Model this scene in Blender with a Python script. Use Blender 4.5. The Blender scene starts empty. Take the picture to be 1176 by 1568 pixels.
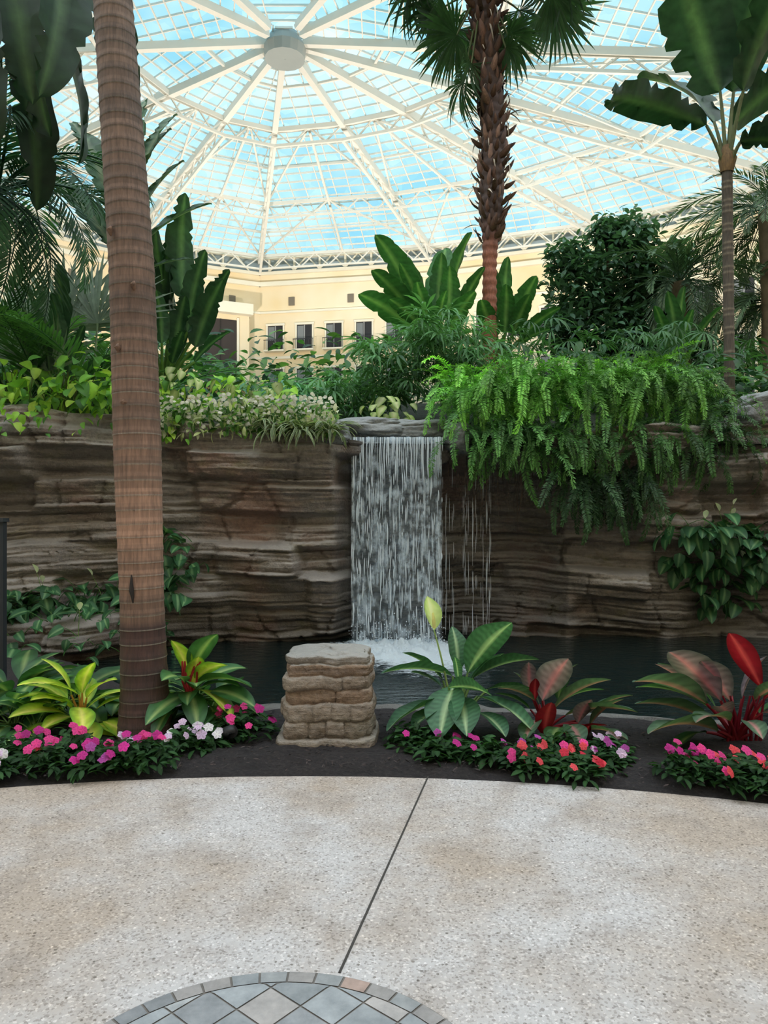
import bpy, math, random
import numpy as np
from mathutils import Vector, noise
random.seed(7)
rng = np.random.default_rng(7)
R = random.uniform
pi = math.pi
scene = bpy.context.scene
scene.view_settings.view_transform = 'Standard'

def c(r, g, b):
    f = lambda x: (x/255/12.92) if x/255 <= 0.04045 else ((x/255+0.055)/1.055)**2.4
    return np.array([f(r), f(g), f(b)])

# ------------------------------------------------------------------ mesh builder
class MB:
    def __init__(s):
        s.V=[]; s.F=[]; s.C=[]; s.M=[]; s.n=0
    def add(s, V, F, C=(1,1,1), mi=0):
        V=np.asarray(V,float).reshape(-1,3); F=np.asarray(F,int).reshape(-1,4)
        C=np.broadcast_to(np.asarray(C,float),(len(V),3))
        s.V.append(V); s.F.append(F+s.n); s.C.append(C)
        s.M.append(np.broadcast_to(np.asarray(mi),(len(F),)).astype(int)); s.n+=len(V)
    def addt(s, t, M, tint=(1,1,1)):
        V,F,C,Mi=t
        s.add(V@M[:3,:3].T+M[:3,3], F, C*np.asarray(tint), Mi)
    def tmpl(s):
        return (np.concatenate(s.V),np.concatenate(s.F),np.concatenate(s.C),np.concatenate(s.M))
    def build(s, name, mats, smooth=True, parent=None):
        V,F,C,Mi=s.tmpl()
        me=bpy.data.meshes.new(name)
        me.vertices.add(len(V)); me.vertices.foreach_set('co',V.ravel())
        me.loops.add(F.size); me.loops.foreach_set('vertex_index',F.ravel())
        me.polygons.add(len(F)); me.polygons.foreach_set('loop_start',np.arange(0,F.size,4))
        for m in mats: me.materials.append(m)
        me.polygons.foreach_set('material_index',Mi)
        me.polygons.foreach_set('use_smooth',np.full(len(F),smooth))
        me.update(calc_edges=True)
        a=me.color_attributes.new('Col','FLOAT_COLOR','POINT')
        a.data.foreach_set('color',np.concatenate([C,np.ones((len(C),1))],1).ravel())
        me.validate()
        ob=bpy.data.objects.new(name,me); scene.collection.objects.link(ob)
        if parent: ob.parent=parent
        return ob

def rx(a): ca,sa=math.cos(a),math.sin(a); return np.array([[1,0,0,0],[0,ca,-sa,0],[0,sa,ca,0],[0,0,0,1.]])
def ry(a): ca,sa=math.cos(a),math.sin(a); return np.array([[ca,0,sa,0],[0,1,0,0],[-sa,0,ca,0],[0,0,0,1.]])
def rz(a): ca,sa=math.cos(a),math.sin(a); return np.array([[ca,-sa,0,0],[sa,ca,0,0],[0,0,1,0],[0,0,0,1.]])
def tr(p): m=np.eye(4); m[:3,3]=p; return m
def sc(s,w=None):
    w = s if w is None else w
    return np.diag([w,s,s,1.])
def MX(p,az,pitch=0,roll=0,s=1,w=None): return tr(p)@rz(az)@rx(pitch)@ry(roll)@sc(s,w)

def box(mb,lo,hi,col=(1,1,1),mi=0):
    x0,y0,z0=lo;x1,y1,z1=hi
    V=[(x0,y0,z0),(x1,y0,z0),(x1,y1,z0),(x0,y1,z0),(x0,y0,z1),(x1,y0,z1),(x1,y1,z1),(x0,y1,z1)]
    mb.add(V,[(0,3,2,1),(4,5,6,7),(0,1,5,4),(1,2,6,5),(2,3,7,6),(3,0,4,7)],col,mi)
def beam(mb,p,q,w,h=None,col=(1,1,1),mi=0,up=(0,0,1)):
    h=h or w
    p=np.array(p,float);q=np.array(q,float);d=q-p;L=np.linalg.norm(d)
    if L<1e-6: return
    d/=L; s=np.cross(d,up)
    if np.linalg.norm(s)<1e-3: s=np.cross(d,(0,1,0))
    s/=np.linalg.norm(s); u=np.cross(s,d)
    s=s*w/2;u=u*h/2
    V=[p-s-u,p+s-u,p+s+u,p-s+u,q-s-u,q+s-u,q+s+u,q-s+u]
    mb.add(V,[(0,3,2,1),(4,5,6,7),(0,1,5,4),(1,2,6,5),(2,3,7,6),(3,0,4,7)],col,mi)
def tube(mb,pts,rad,n=8,col=(1,1,1),mi=0,cap=True):
    pts=np.array(pts,float);m=len(pts)
    rad=np.broadcast_to(np.asarray(rad,float),(m,))
    T=np.gradient(pts,axis=0);T/=np.linalg.norm(T,axis=1)[:,None]+1e-9
    ref=np.array([0,1.,0]) if abs(T[0][1])<.9 else np.array([1.,0,0])
    A=np.cross(T,ref);A/=np.linalg.norm(A,axis=1)[:,None]+1e-9
    B=np.cross(T,A)
    th=np.linspace(0,2*pi,n,endpoint=False)
    V=pts[:,None,:]+rad[:,None,None]*(np.cos(th)[None,:,None]*A[:,None,:]+np.sin(th)[None,:,None]*B[:,None,:])
    F=[(i*n+j,i*n+(j+1)%n,(i+1)*n+(j+1)%n,(i+1)*n+j) for i in range(m-1) for j in range(n)]
    col=np.asarray(col,float)
    C=np.repeat(col[:,None,:],n,1).reshape(-1,3) if col.ndim==2 else col
    mb.add(V.reshape(-1,3),F,C,mi)

def grid(mb,V,nu,nv,C=(1,1,1),mi=0):
    i=np.arange(nu)[:,None]*(nv+1)+np.arange(nv)[None,:]
    F=np.stack([i,i+1,i+nv+2,i+nv+1],-1).reshape(-1,4)
    mb.add(V,F,C,mi)

# ------------------------------------------------------------------ leaf templates
def prof(kind,u):
    u=np.clip(u,0,1)
    if kind=='ell': w=np.sin(pi*u)**.8
    elif kind=='heart': w=(u**.35)*((1-u)**.8)*1.75
    elif kind=='lance': w=(u**.6)*((1-u)**.85)*2.25
    elif kind=='strap': w=np.minimum(1,u*5+.3)*(1-u)**.45
    elif kind=='paddle': w=np.sin(pi*u**.8)**.5
    elif kind=='petal': w=np.minimum(1,(.25+u*1.3))*np.sqrt(np.clip(1-u**4,0,1))
    elif kind=='seg': w=np.where(u<.5,u/.5,((1-u)/.5)**.8)
    return np.maximum(np.nan_to_num(w),.02)
def leaf_t(L=1,W=.3,droop=.6,fold=.25,nu=8,nv=4,kind='ell',c0=(.05,.15,.04),c1=None,rib=None,vein=0,nve=9,wave=0,mi=0,torn=0):
    c0=np.asarray(c0,float);c1=c0 if c1 is None else np.asarray(c1,float)
    u=np.linspace(0,1,nu+1);v=np.linspace(-1,1,nv+1)
    a=-droop*u
    dy=np.cos(a)*L/nu;dz=np.sin(a)*L/nu
    y=np.concatenate([[0],np.cumsum((dy[1:]+dy[:-1])/2)]);z=np.concatenate([[0],np.cumsum((dz[1:]+dz[:-1])/2)])
    w=W/2*prof(kind,np.minimum(u,.9999))
    U,Vv=np.meshgrid(u,v,indexing='ij')
    jit=np.ones_like(Vv)
    if torn:
        cut=(rng.random(Vv.shape)<.22)*torn*(np.abs(Vv)>.6)
        jit=1-cut*rng.random(Vv.shape)
    X=Vv*jit*w[:,None]*math.cos(fold)
    lift=np.abs(Vv)*w[:,None]*math.sin(fold)+wave*np.sin(U*19+Vv*2)*np.abs(Vv)**2*W
    Y=y[:,None]-np.sin(a)[:,None]*lift; Z=z[:,None]+np.cos(a)[:,None]*lift
    P=np.stack([X,Y,Z],-1).reshape(-1,3)
    av=np.abs(Vv)[...,None]
    C=c0+(c1-c0)*av**1.3
    if vein: C=C*(1+vein*np.cos(2*pi*(U*nve-np.abs(Vv)*.9))[...,None]*(av>.05))
    if rib is not None:
        k=np.clip(1-av*nv*.5*1.02,0,1); C=C*(1-k)+np.asarray(rib)*k
    C=np.clip(C,0,1).reshape(-1,3)
    mb=MB();grid(mb,P,nu,nv,C,mi);return mb.tmpl()
def spine(L,droop,n,p0=0):
    a=p0-droop*np.linspace(0,1,n+1)
    y=np.concatenate([[0],np.cumsum(np.cos(a[:-1])*L/n)]);z=np.concatenate([[0],np.cumsum(np.sin(a[:-1])*L/n)])
    return np.stack([np.zeros(n+1),y,z],1),a
def frond_t(L=1,n=30,ll=.25,lw=.03,droop=1.2,ang=1.0,ld=.5,col=(.04,.12,.03),tip=None,rc=None,start=.12,nu=3,vshape=.2,rad=.008,taper=.8,vr=.15):
    mb=MB();P,a=spine(L,droop,n)
    tip=col if tip is None else tip;col=np.asarray(col);tip=np.asarray(tip)
    tube(mb,P,np.linspace(rad,rad*.3,n+1),4,rc if rc is not None else col*1.3)
    for i in range(n):
        u=i/n
        if u<start: continue
        uu=(u-start)/(1-start)
        s=ll*(math.sin(pi*(.12+.86*uu))**taper)+ll*.12
        for sd in (-1,1):
            t=leaf_t(s,lw,ld*R(.7,1.3),.2,nu,2,'lance',col+(tip-col)*uu)
            M=tr(P[i])@rx(a[i])@rz(-sd*ang*R(.9,1.1)*(1-.35*uu))@rx(vshape+R(-vr,vr))
            mb.addt(t,M,R(.8,1.2))
    return mb.tmpl()
def fan_t(Rr=1,n=26,A=2.3,droop=.9,col=(.04,.1,.03),nu=6,split=.5,wmul=1.1,pl=.1):
    mb=MB();d=2*A/n
    for i in range(n):
        th=-A+(i+.5)*d
        L=Rr*(.8+.2*math.cos(th))*R(.93,1.05)
        t=leaf_t(L,wmul*2*L*.5*math.tan(min(d/2,.5)),droop*R(.6,1.4),.3,nu,2,'seg',np.asarray(col)*R(.8,1.2))
        mb.addt(t,rz(th)@rx(R(-pl,pl)))
    return mb.tmpl()

def dirv(az,a): return np.array([-math.sin(az)*math.cos(a),math.cos(az)*math.cos(a),math.sin(a)])
def stalk_leaf(mb,base,az,pitch,slen,sbend,r,t,s=1,dp=0,roll=0,tint=1,scol=(.06,.14,.04),w=None):
    n=5;p=np.array(base,float);pts=[p.copy()];a=pitch
    for i in range(n):
        p=p+dirv(az,a)*slen/n;a-=sbend/n;pts.append(p.copy())
    if slen>0: tube(mb,pts,np.linspace(r,r*.6,n+1),5,scol)
    mb.addt(t,MX(pts[-1],az,a+dp,roll,s,w),tint)
def leaf_to(mb,t,p0,p1,droop=.6,roll=0,tint=1,w=1.0,stem=None,r=.008,scol=(.06,.14,.04)):
    p0=np.array(p0,float);p1=np.array(p1,float);d=p1-p0;L=np.linalg.norm(d)
    az=math.atan2(-d[0],d[1]);pt=math.asin(d[2]/L)
    k=1+droop*droop/24
    mb.addt(t,MX(p0,az,pt+droop/2,roll,L*k,L*k*w),tint)
    if stem is not None:
        b=np.array(stem,float);m=(b+p0)/2+np.array([0,0,.12*np.linalg.norm(p0-b)])
        pts=[(1-q)**2*b+2*q*(1-q)*m+q*q*p0 for q in np.linspace(0,1,7)]
        tube(mb,pts,np.linspace(r*1.4,r*.8,7),6,scol)

# ------------------------------------------------------------------ materials
def nm(name):
    m=bpy.data.materials.new(name);m.use_nodes=True;nt=m.node_tree
    return m,nt,nt.nodes['Principled BSDF'],nt.nodes['Material Output']
def nd(nt,t,ins=None,**kw):
    n=nt.nodes.new(t)
    for k,v in kw.items(): setattr(n,k,v)
    for k,v in (ins or {}).items():
        if isinstance(v,bpy.types.NodeSocket): nt.links.new(v,n.inputs[k])
        else:
            if isinstance(v,tuple) and len(v)==3 and n.inputs[k].type=='RGBA': v=(*v,1)
            n.inputs[k].default_value=v
    return n
def ramp(nt,fac,stops):
    n=nt.nodes.new('ShaderNodeValToRGB');e=n.color_ramp.elements
    while len(e)<len(stops): e.new(.5)
    for i,(p,col) in enumerate(stops):
        e[i].position=p;e[i].color=(*col,1) if len(col)==3 else col
    nt.links.new(fac,n.inputs[0]);return n.outputs[0]
def coords(nt,scale=(1,1,1),rot=(0,0,0),loc=(0,0,0)):
    t=nd(nt,'ShaderNodeTexCoord');m=nd(nt,'ShaderNodeMapping',{'Vector':t.outputs['Object'],'Scale':scale,'Rotation':rot,'Location':loc});return m.outputs[0]
def noi(nt,vec,scale,detail=4,rough=.55):
    return nd(nt,'ShaderNodeTexNoise',{'Vector':vec,'Scale':float(scale),'Detail':float(detail),'Roughness':rough}).outputs[0]
def mixc(nt,f,a,b,mode='MIX'):
    n=nt.nodes.new('ShaderNodeMix');n.data_type='RGBA';n.blend_type=mode
    for i,v in ((0,f),(6,a),(7,b)):
        if isinstance(v,bpy.types.NodeSocket): nt.links.new(v,n.inputs[i])
        elif i==0: n.inputs[0].default_value=v
        else: n.inputs[i].default_value=(*v,1)
    return n.outputs[2]
def bump(nt,h,b,strength=.5,dist=.02):
    n=nd(nt,'ShaderNodeBump',{'Height':h,'Strength':float(strength),'Distance':dist});nt.links.new(n.outputs[0],b.inputs['Normal']);return n

def leaf_mat(name,rough=.42,transl=.3,spec=.35,g=1.0):
    m,nt,b,o=nm(name)
    at=nd(nt,'ShaderNodeAttribute',attribute_name='Col')
    n=noi(nt,coords(nt),6,3)
    v=ramp(nt,n,[(.3,(.75*g,.75*g,.75*g)),(.7,(1.25*g,1.25*g,1.2*g))])
    col=mixc(nt,1.0,at.outputs['Color'],v,'MULTIPLY')
    nt.links.new(col,b.inputs['Base Color']);b.inputs['Roughness'].default_value=rough
    b.inputs['Specular IOR Level'].default_value=spec
    t=nd(nt,'ShaderNodeBsdfTranslucent');c2=mixc(nt,1.0,col,(1.3,1.5,.7),'MULTIPLY');nt.links.new(c2,t.inputs[0])
    mx=nd(nt,'ShaderNodeMixShader',{0:transl,1:b.outputs[0],2:t.outputs[0]})
    nt.links.new(mx.outputs[0],o.inputs[0]);return m
LEAF=leaf_mat('leaf_surface',.46,.28,.3,g=1.5)
LEAFN=leaf_mat('foreground_leaf_surface',g=1.0)
PETAL=leaf_mat('petal_surface',.6,.35,.2,g=.88)
def attr_mat(name,rough=.7,sx=(30,30,3),amp=.35,bs=.4,metal=0.0,dist=.01):
    m,nt,b,o=nm(name)
    at=nd(nt,'ShaderNodeAttribute',attribute_name='Col')
    n=noi(nt,coords(nt,sx),1,6,.6)
    v=ramp(nt,n,[(.3,(1-amp,)*3),(.7,(1+amp,)*3)])
    nt.links.new(mixc(nt,1.0,at.outputs['Color'],v,'MULTIPLY'),b.inputs['Base Color'])
    b.inputs['Roughness'].default_value=rough;b.inputs['Metallic'].default_value=metal
    bump(nt,n,b,bs,dist);return m
BARK=attr_mat('palm_bark',.7,(60,60,6),.4,.7)
PLAIN=attr_mat('painted_surface',.6,(.3,.3,.3),.06,0.02)
CHIP=attr_mat('mulch_chip',.9,(50,50,50))

# rock
def rock_mat(name,cols,wet=True):
    m,nt,b,o=nm(name)
    v1=coords(nt,(.45,.45,5.5));n1=noi(nt,v1,1.3,7,.62)
    v2=coords(nt);n2=noi(nt,v2,.9,4);n3=noi(nt,v2,26,5,.65)
    base=ramp(nt,n1,[(.28,cols[0]),(.45,cols[1]),(.58,cols[2]),(.75,cols[3])])
    red=ramp(nt,n2,[(.52,(0,0,0)),(.66,(.6,.6,.6))])
    b1=mixc(nt,red,base,cols[4])
    n4=noi(nt,coords(nt,(1,1,2)),2.1,4);mo=ramp(nt,n4,[(.57,(0,0,0)),(.70,(.55,.55,.55))])
    b2=mixc(nt,mo,b1,cols[5])
    g=ramp(nt,n3,[(.3,(.7,.7,.7)),(.7,(1.2,1.2,1.2))])
    b3=mixc(nt,1.0,b2,g,'MULTIPLY')
    # lighter tone on upward-facing ledges
    ge=nd(nt,'ShaderNodeNewGeometry');sx=nd(nt,'ShaderNodeSeparateXYZ',{0:ge.outputs['Normal']})
    upf=ramp(nt,sx.outputs[2],[(.25,(0,0,0)),(.85,(.6,.6,.6))])
    b3=mixc(nt,upf,b3,cols[3])
    at=nd(nt,'ShaderNodeAttribute',attribute_name='Col')
    b4=mixc(nt,1.0,b3,at.outputs['Color'],'MULTIPLY')
    nt.links.new(b4,b.inputs['Base Color']);b.inputs['Roughness'].default_value=.55
    h=nd(nt,'ShaderNodeMath',{0:n1,1:2.0,2:n3},operation='MULTIPLY_ADD')
    bump(nt,h.outputs[0],b,.8,.03);return m
ROCK=rock_mat('stratified_rock',[c(80,74,70),c(122,112,105),c(148,137,129),c(180,172,166),c(146,108,92),c(124,116,82)])
STONE=rock_mat('sandstone',[c(92,80,70),c(128,112,98),c(142,127,112),c(158,149,140),c(150,116,95),c(130,123,108)])
GREYROCK=rock_mat('grey_rock',[c(74,74,74),c(110,111,111),c(128,129,128),c(152,153,152),c(112,104,96),c(98,100,90)])

# pavement
m,nt,b,o=nm('exposed_aggregate');PAVE=m
co=coords(nt)
st=noi(nt,co,.9,6,.6);st2=noi(nt,co,3.5,5,.65)
base=mixc(nt,ramp(nt,st,[(.42,(0,0,0)),(.60,(1,1,1))]),c(174,168,167),c(157,142,130))
base=mixc(nt,ramp(nt,st2,[(.5,(0,0,0)),(.68,(.6,.6,.6))]),base,c(137,125,117))
vo=nd(nt,'ShaderNodeTexVoronoi',{'Vector':co,'Scale':130.0});vo2=nd(nt,'ShaderNodeTexVoronoi',{'Vector':co,'Scale':60.0})
sp=nd(nt,'ShaderNodeSeparateColor',{0:vo.outputs['Color']});sp2=nd(nt,'ShaderNodeSeparateColor',{0:vo2.outputs['Color']})
s1=ramp(nt,sp.outputs[0],[(0,(.6,.58,.56)),(.18,(.82,.81,.8)),(.3,(1,1,1)),(.85,(1.02,1.02,1.02)),(1,(1.4,1.4,1.4))])
s2=ramp(nt,sp2.outputs[1],[(0,(.42,.40,.38)),(.06,(.52,.50,.47)),(.08,(1,1,1)),(.93,(1,1,1)),(.95,(1.4,1.4,1.4))])
d2=ramp(nt,vo2.outputs['Distance'],[(.3,(1,1,1)),(.4,(0,0,0))])
s2=mixc(nt,d2,(1,1,1),s2)
col=mixc(nt,1.0,mixc(nt,1.0,base,s1,'MULTIPLY'),s2,'MULTIPLY')
nt.links.new(col,b.inputs['Base Color']);b.inputs['Roughness'].default_value=.75
bump(nt,vo.outputs['Distance'],b,.35,.004)

m,nt,b,o=nm('dark_mulch');SOIL=m
n=noi(nt,coords(nt),45,6,.7);nt.links.new(ramp(nt,n,[(.3,c(20,16,17)),(.55,c(42,35,36)),(.75,c(70,60,58))]),b.inputs['Base Color'])
b.inputs['Roughness'].default_value=.9;bump(nt,n,b,1,.03)
m,nt,b,o=nm('planted_soil');MOUND=m
n=noi(nt,coords(nt),6,6,.7);nt.links.new(ramp(nt,n,[(.3,c(14,18,10)),(.7,c(34,44,22))]),b.inputs['Base Color']);b.inputs['Roughness'].default_value=.95;bump(nt,n,b,1,.1)

m,nt,b,o=nm('pool_water');WATER=m
b.inputs['Base Color'].default_value=(.004,.010,.010,1);b.inputs['Roughness'].default_value=.05;b.inputs['IOR'].default_value=1.33
n=noi(nt,coords(nt,(1,2,1)),6,4,.6);bump(nt,n,b,.6,.06)

# falling water: streaky mix of clear and white
def fall_mat(name,sx,sz,lo,hi,amax):
    m,nt,b,o=nm(name)
    a=noi(nt,coords(nt,(sx,1,sz)),1,6,.7)
    a2=noi(nt,coords(nt,(sx*.3,1,5),loc=(3,3,3)),1,5,.7)
    h_=nd(nt,'ShaderNodeMath',{0:a2,1:.5},operation='MULTIPLY')
    mu=nd(nt,'ShaderNodeMath',{0:a,1:.5,2:h_.outputs[0]},operation='MULTIPLY_ADD')
    f=ramp(nt,mu.outputs[0],[(lo,(0.05,0.05,0.05)),(hi,(amax,amax,amax))])
    b.inputs['Base Color'].default_value=(.82,.90,.97,1);b.inputs['Roughness'].default_value=.25
    tl=nd(nt,'ShaderNodeBsdfTranslucent',{0:(.85,.92,1,1)});m1=nd(nt,'ShaderNodeMixShader',{0:.35,1:b.outputs[0],2:tl.outputs[0]})
    tp=nd(nt,'ShaderNodeBsdfTransparent',{0:(.93,.96,.98,1)})
    mx=nd(nt,'ShaderNodeMixShader',{0:f,1:tp.outputs[0],2:m1.outputs[0]});nt.links.new(mx.outputs[0],o.inputs[0]);return m
FALL1=fall_mat('waterfall_sheet',22,1.6,.48,.66,.82)
m,nt,b,o=nm('white_water');WHITEW=m
b.inputs['Base Color'].default_value=(.9,.95,1,1);b.inputs['Roughness'].default_value=.3
tl=nd(nt,'ShaderNodeBsdfTranslucent',{0:(.9,.95,1,1)});tp=nd(nt,'ShaderNodeBsdfTransparent')
m1=nd(nt,'ShaderNodeMixShader',{0:.35,1:b.outputs[0],2:tl.outputs[0]});m2=nd(nt,'ShaderNodeMixShader',{0:.78,1:tp.outputs[0],2:m1.outputs[0]});nt.links.new(m2.outputs[0],o.inputs[0])
m,nt,b,o=nm('foam');FOAM=m
b.inputs['Base Color'].default_value=(.78,.87,.94,1);b.inputs['Roughness'].default_value=.5
at=nd(nt,'ShaderNodeAttribute',attribute_name='Col');n=noi(nt,coords(nt,(1,1.6,1)),13,6,.75)
sm=nd(nt,'ShaderNodeMath',{0:n,1:at.outputs['Fac']},operation='ADD')
f=ramp(nt,sm.outputs[0],[(.74,(0,0,0)),(.98,(.95,.95,.95))]);tp=nd(nt,'ShaderNodeBsdfTransparent')
mx=nd(nt,'ShaderNodeMixShader',{0:f,1:tp.outputs[0],2:b.outputs[0]});nt.links.new(mx.outputs[0],o.inputs[0]);bump(nt,n,b,1,.05)

def glass_mat(name,a,bb):
    m,nt,b,o=nm(name)
    n=noi(nt,coords(nt),.12,3);n2=nd(nt,'ShaderNodeTexVoronoi',{'Vector':coords(nt),'Scale':.7})
    s=nd(nt,'ShaderNodeSeparateColor',{0:n2.outputs['Color']})
    col=mixc(nt,ramp(nt,n,[(.35,(0,0,0)),(.65,(1,1,1))]),a,bb)
    col=mixc(nt,1.0,col,ramp(nt,s.outputs[0],[(0,(.76,.87,.91)),(1,(1,1,1))]),'MULTIPLY')
    t=nd(nt,'ShaderNodeBsdfTransparent',{0:col});nt.links.new(t.outputs[0],o.inputs[0]);return m
GLASS=glass_mat('tinted_skylight_glass',(.135,.262,.295),(.27,.34,.35))
GLASSC=glass_mat('clear_skylight_glass',(.97,.95,.92),(1,.99,.97))  # unseen near panes, made clear to let neutral light into the garden

m,nt,b,o=nm('stucco_wall');STUCCO=m
n=noi(nt,coords(nt),.15,3);nt.links.new(ramp(nt,n,[(.35,c(232,208,164)),(.65,c(242,228,202))]),b.inputs['Base Color']);b.inputs['Roughness'].default_value=.85  # cream stucco, with the warmth of sunlight worked into its colour

# ------------------------------------------------------------------ camera / world / light
cam=bpy.data.cameras.new('camera');co_=bpy.data.objects.new('camera',cam);scene.collection.objects.link(co_)
co_.location=(0,0,1.5);co_.rotation_euler=(pi/2,0,0)
cam.sensor_fit='VERTICAL';cam.sensor_height=36;cam.lens=26.0;cam.clip_end=500;scene.camera=co_
w=bpy.data.worlds.new('sky');scene.world=w;w.use_nodes=True;nt=w.node_tree
bg=nt.nodes['Background'];tc=nd(nt,'ShaderNodeTexCoord')
n=noi(nt,tc.outputs['Generated'],3,5)
nt.links.new(ramp(nt,n,[(.4,(.74,.87,1)),(.6,(1,1,1))]),bg.inputs[0]);bg.inputs[1].default_value=3.6
def lamp(name,kind,loc,energy,rot=(0,0,0),**kw):
    l=bpy.data.lights.new(name,kind);l.energy=energy
    for k,v in kw.items(): setattr(l,k,v)
    ob=bpy.data.objects.new(name,l);ob.location=loc;ob.rotation_euler=rot;scene.collection.objects.link(ob);return ob
for p in ((-15,52,9),(3,50,9),(18,44,9)):
    lamp('added_roof_fill','SPOT',p,11000,(pi,0,0),spot_size=2.7,spot_blend=.4,shadow_soft_size=.4,color=(1,.94,.86))  # added fill spots out of view, brighten the roof steel and far walls

# ------------------------------------------------------------------ atrium roof and walls
HUB=np.array([-6.7,50,33.7]);EZ=26.0
CR=[(-12,71.5),(4.5,68.5),(19,63),(31,54),(36,40),(36,10),(30,-15),(-34,-15),(-40,10),(-40,40),(-33,56),(-23,66.5)]
mb=MB();st=MB()
WH=c(232,228,218)
def lerp(a,b,t): return a+(b-a)*t
nC=len(CR)
for i in range(nC):
    A=np.array([*CR[i],EZ]);B=np.array([*CR[(i+1)%nC],EZ])
    back=max(A[1],B[1])>41
    vis=back or i in (4,8)
    tm=1.0 if back else (.75 if i in (4,8) else .5)
    mb.add([lerp(HUB,A,tm),lerp(HUB,B,tm),lerp(HUB,B,.0005),lerp(HUB,A,.0005)],[(0,1,2,3)],(1,1,1),0)
    if tm<1: mb.add([A,B,lerp(HUB,B,tm),lerp(HUB,A,tm)],[(0,1,2,3)],(1,1,1),1)
    e=B-A;L=np.linalg.norm(e);e/=L
    fx=np.dot(HUB-A,e);F=A+e*fx;Hh=np.linalg.norm(HUB-F);hv=(HUB-F)/Hh
    nrm=np.cross(e,hv);nrm/=np.linalg.norm(nrm);nrm=nrm*(-1 if nrm[2]>0 else 1)
    off=nrm*.08
    sp_=1.25
    k=sp_
    while k<Hh:
        t=k/Hh
        if vis or 1-t<.42 or int(k/sp_)%5==0:
            beam(st,lerp(A,HUB,t)+off,lerp(B,HUB,t)+off,.08,.13,WH,0)
        k+=sp_*.7
    sp_=1.25 if vis else 3
    s=min(0,fx)+sp_*.5
    while s<max(L,fx):
        tmin,tmax=0,1
        if fx>0: tmax=min(tmax,s/fx)
        elif s<0: tmin=max(tmin,s/fx)
        if fx<L: tmax=min(tmax,(L-s)/(L-fx))
        elif s>L: tmin=max(tmin,(s-L)/(fx-L))
        if tmax>tmin+.01:
            beam(st,A+e*s+hv*Hh*tmin+off,A+e*s+hv*Hh*tmax+off,.07,.13,WH,0)
        s+=sp_
    # ring trusses parallel to the eave
    D1=np.array([0,0,-.4]);D2=np.array([0,0,-1.6])
    for t,wd in ((.32,.34),(.66,.26),(.96,.26)) if back else ((.32,.3),(.6,.26)):
        a=lerp(HUB,A,t);b_=lerp(HUB,B,t)
        beam(st,a+D1,b_+D1,wd,wd,WH,0);beam(st,a+D2,b_+D2,wd*.6,wd*.6,WH,0)
        n_=max(2,int(np.linalg.norm(b_-a)/2.4))
        for j in range(n_):
            q0=lerp(a,b_,j/n_);q1=lerp(a,b_,(j+.5)/n_);q2=lerp(a,b_,(j+1)/n_)
            beam(st,q0+D1,q1+D2,.1,.1,WH,0);beam(st,q1+D2,q2+D1,.1,.1,WH,0)
    if back:
        for t in (.16,.49,.82):
            a=lerp(HUB,A,t)+D1*.8;b_=lerp(HUB,B,t)+D1*.8
            beam(st,a,b_,.16,.16,WH,0)
        for t0,t1 in ((.32,.66),(.66,.96)):
            m0=lerp(lerp(HUB,A,t0),lerp(HUB,B,t0),.5)
            beam(st,m0+D1,lerp(HUB,A,t1)+D1,.14,.14,WH,0);beam(st,m0+D1,lerp(HUB,B,t1)+D1,.14,.14,WH,0)
            beam(st,m0+D1,lerp(lerp(HUB,A,t1),lerp(HUB,B,t1),.5)+D1,.18,.18,WH,0)
    a0=lerp(HUB,A,.03);
    beam(st,a0+D1,A+D1,.42,.5,WH,0);beam(st,lerp(HUB,A,.32)+D2,A+D2*1.0,.22,.22,WH,0)
    n_=14
    for j in range(5,n_):
        q0=lerp(HUB,A,j/n_);q1=lerp(HUB,A,(j+.5)/n_);q2=lerp(HUB,A,(j+1)/n_)
        beam(st,q0+D1,q1+D2,.1,.1,WH,0);beam(st,q1+D2,q2+D1,.1,.1,WH,0)
# hub drum
th=np.linspace(0,2*pi,17)
for z0,z1,r0,r1 in ((-1.6,-1.6,.02,1.35),(-1.6,-.9,1.35,1.45),(-.9,0,1.45,1.0)):
    V=[];
    for t_ in th: V.append(HUB+[r0*math.cos(t_),r0*math.sin(t_),z0])
    for t_ in th: V.append(HUB+[r1*math.cos(t_),r1*math.sin(t_),z1])
    st.add(V,[(j,j+1,j+18,j+17) for j in range(16)],c(160,166,164),0)
ceil=mb.build('ceiling',[GLASS,GLASSC],False)
st.build('steel_frame',[PLAIN],False,ceil)

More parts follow.
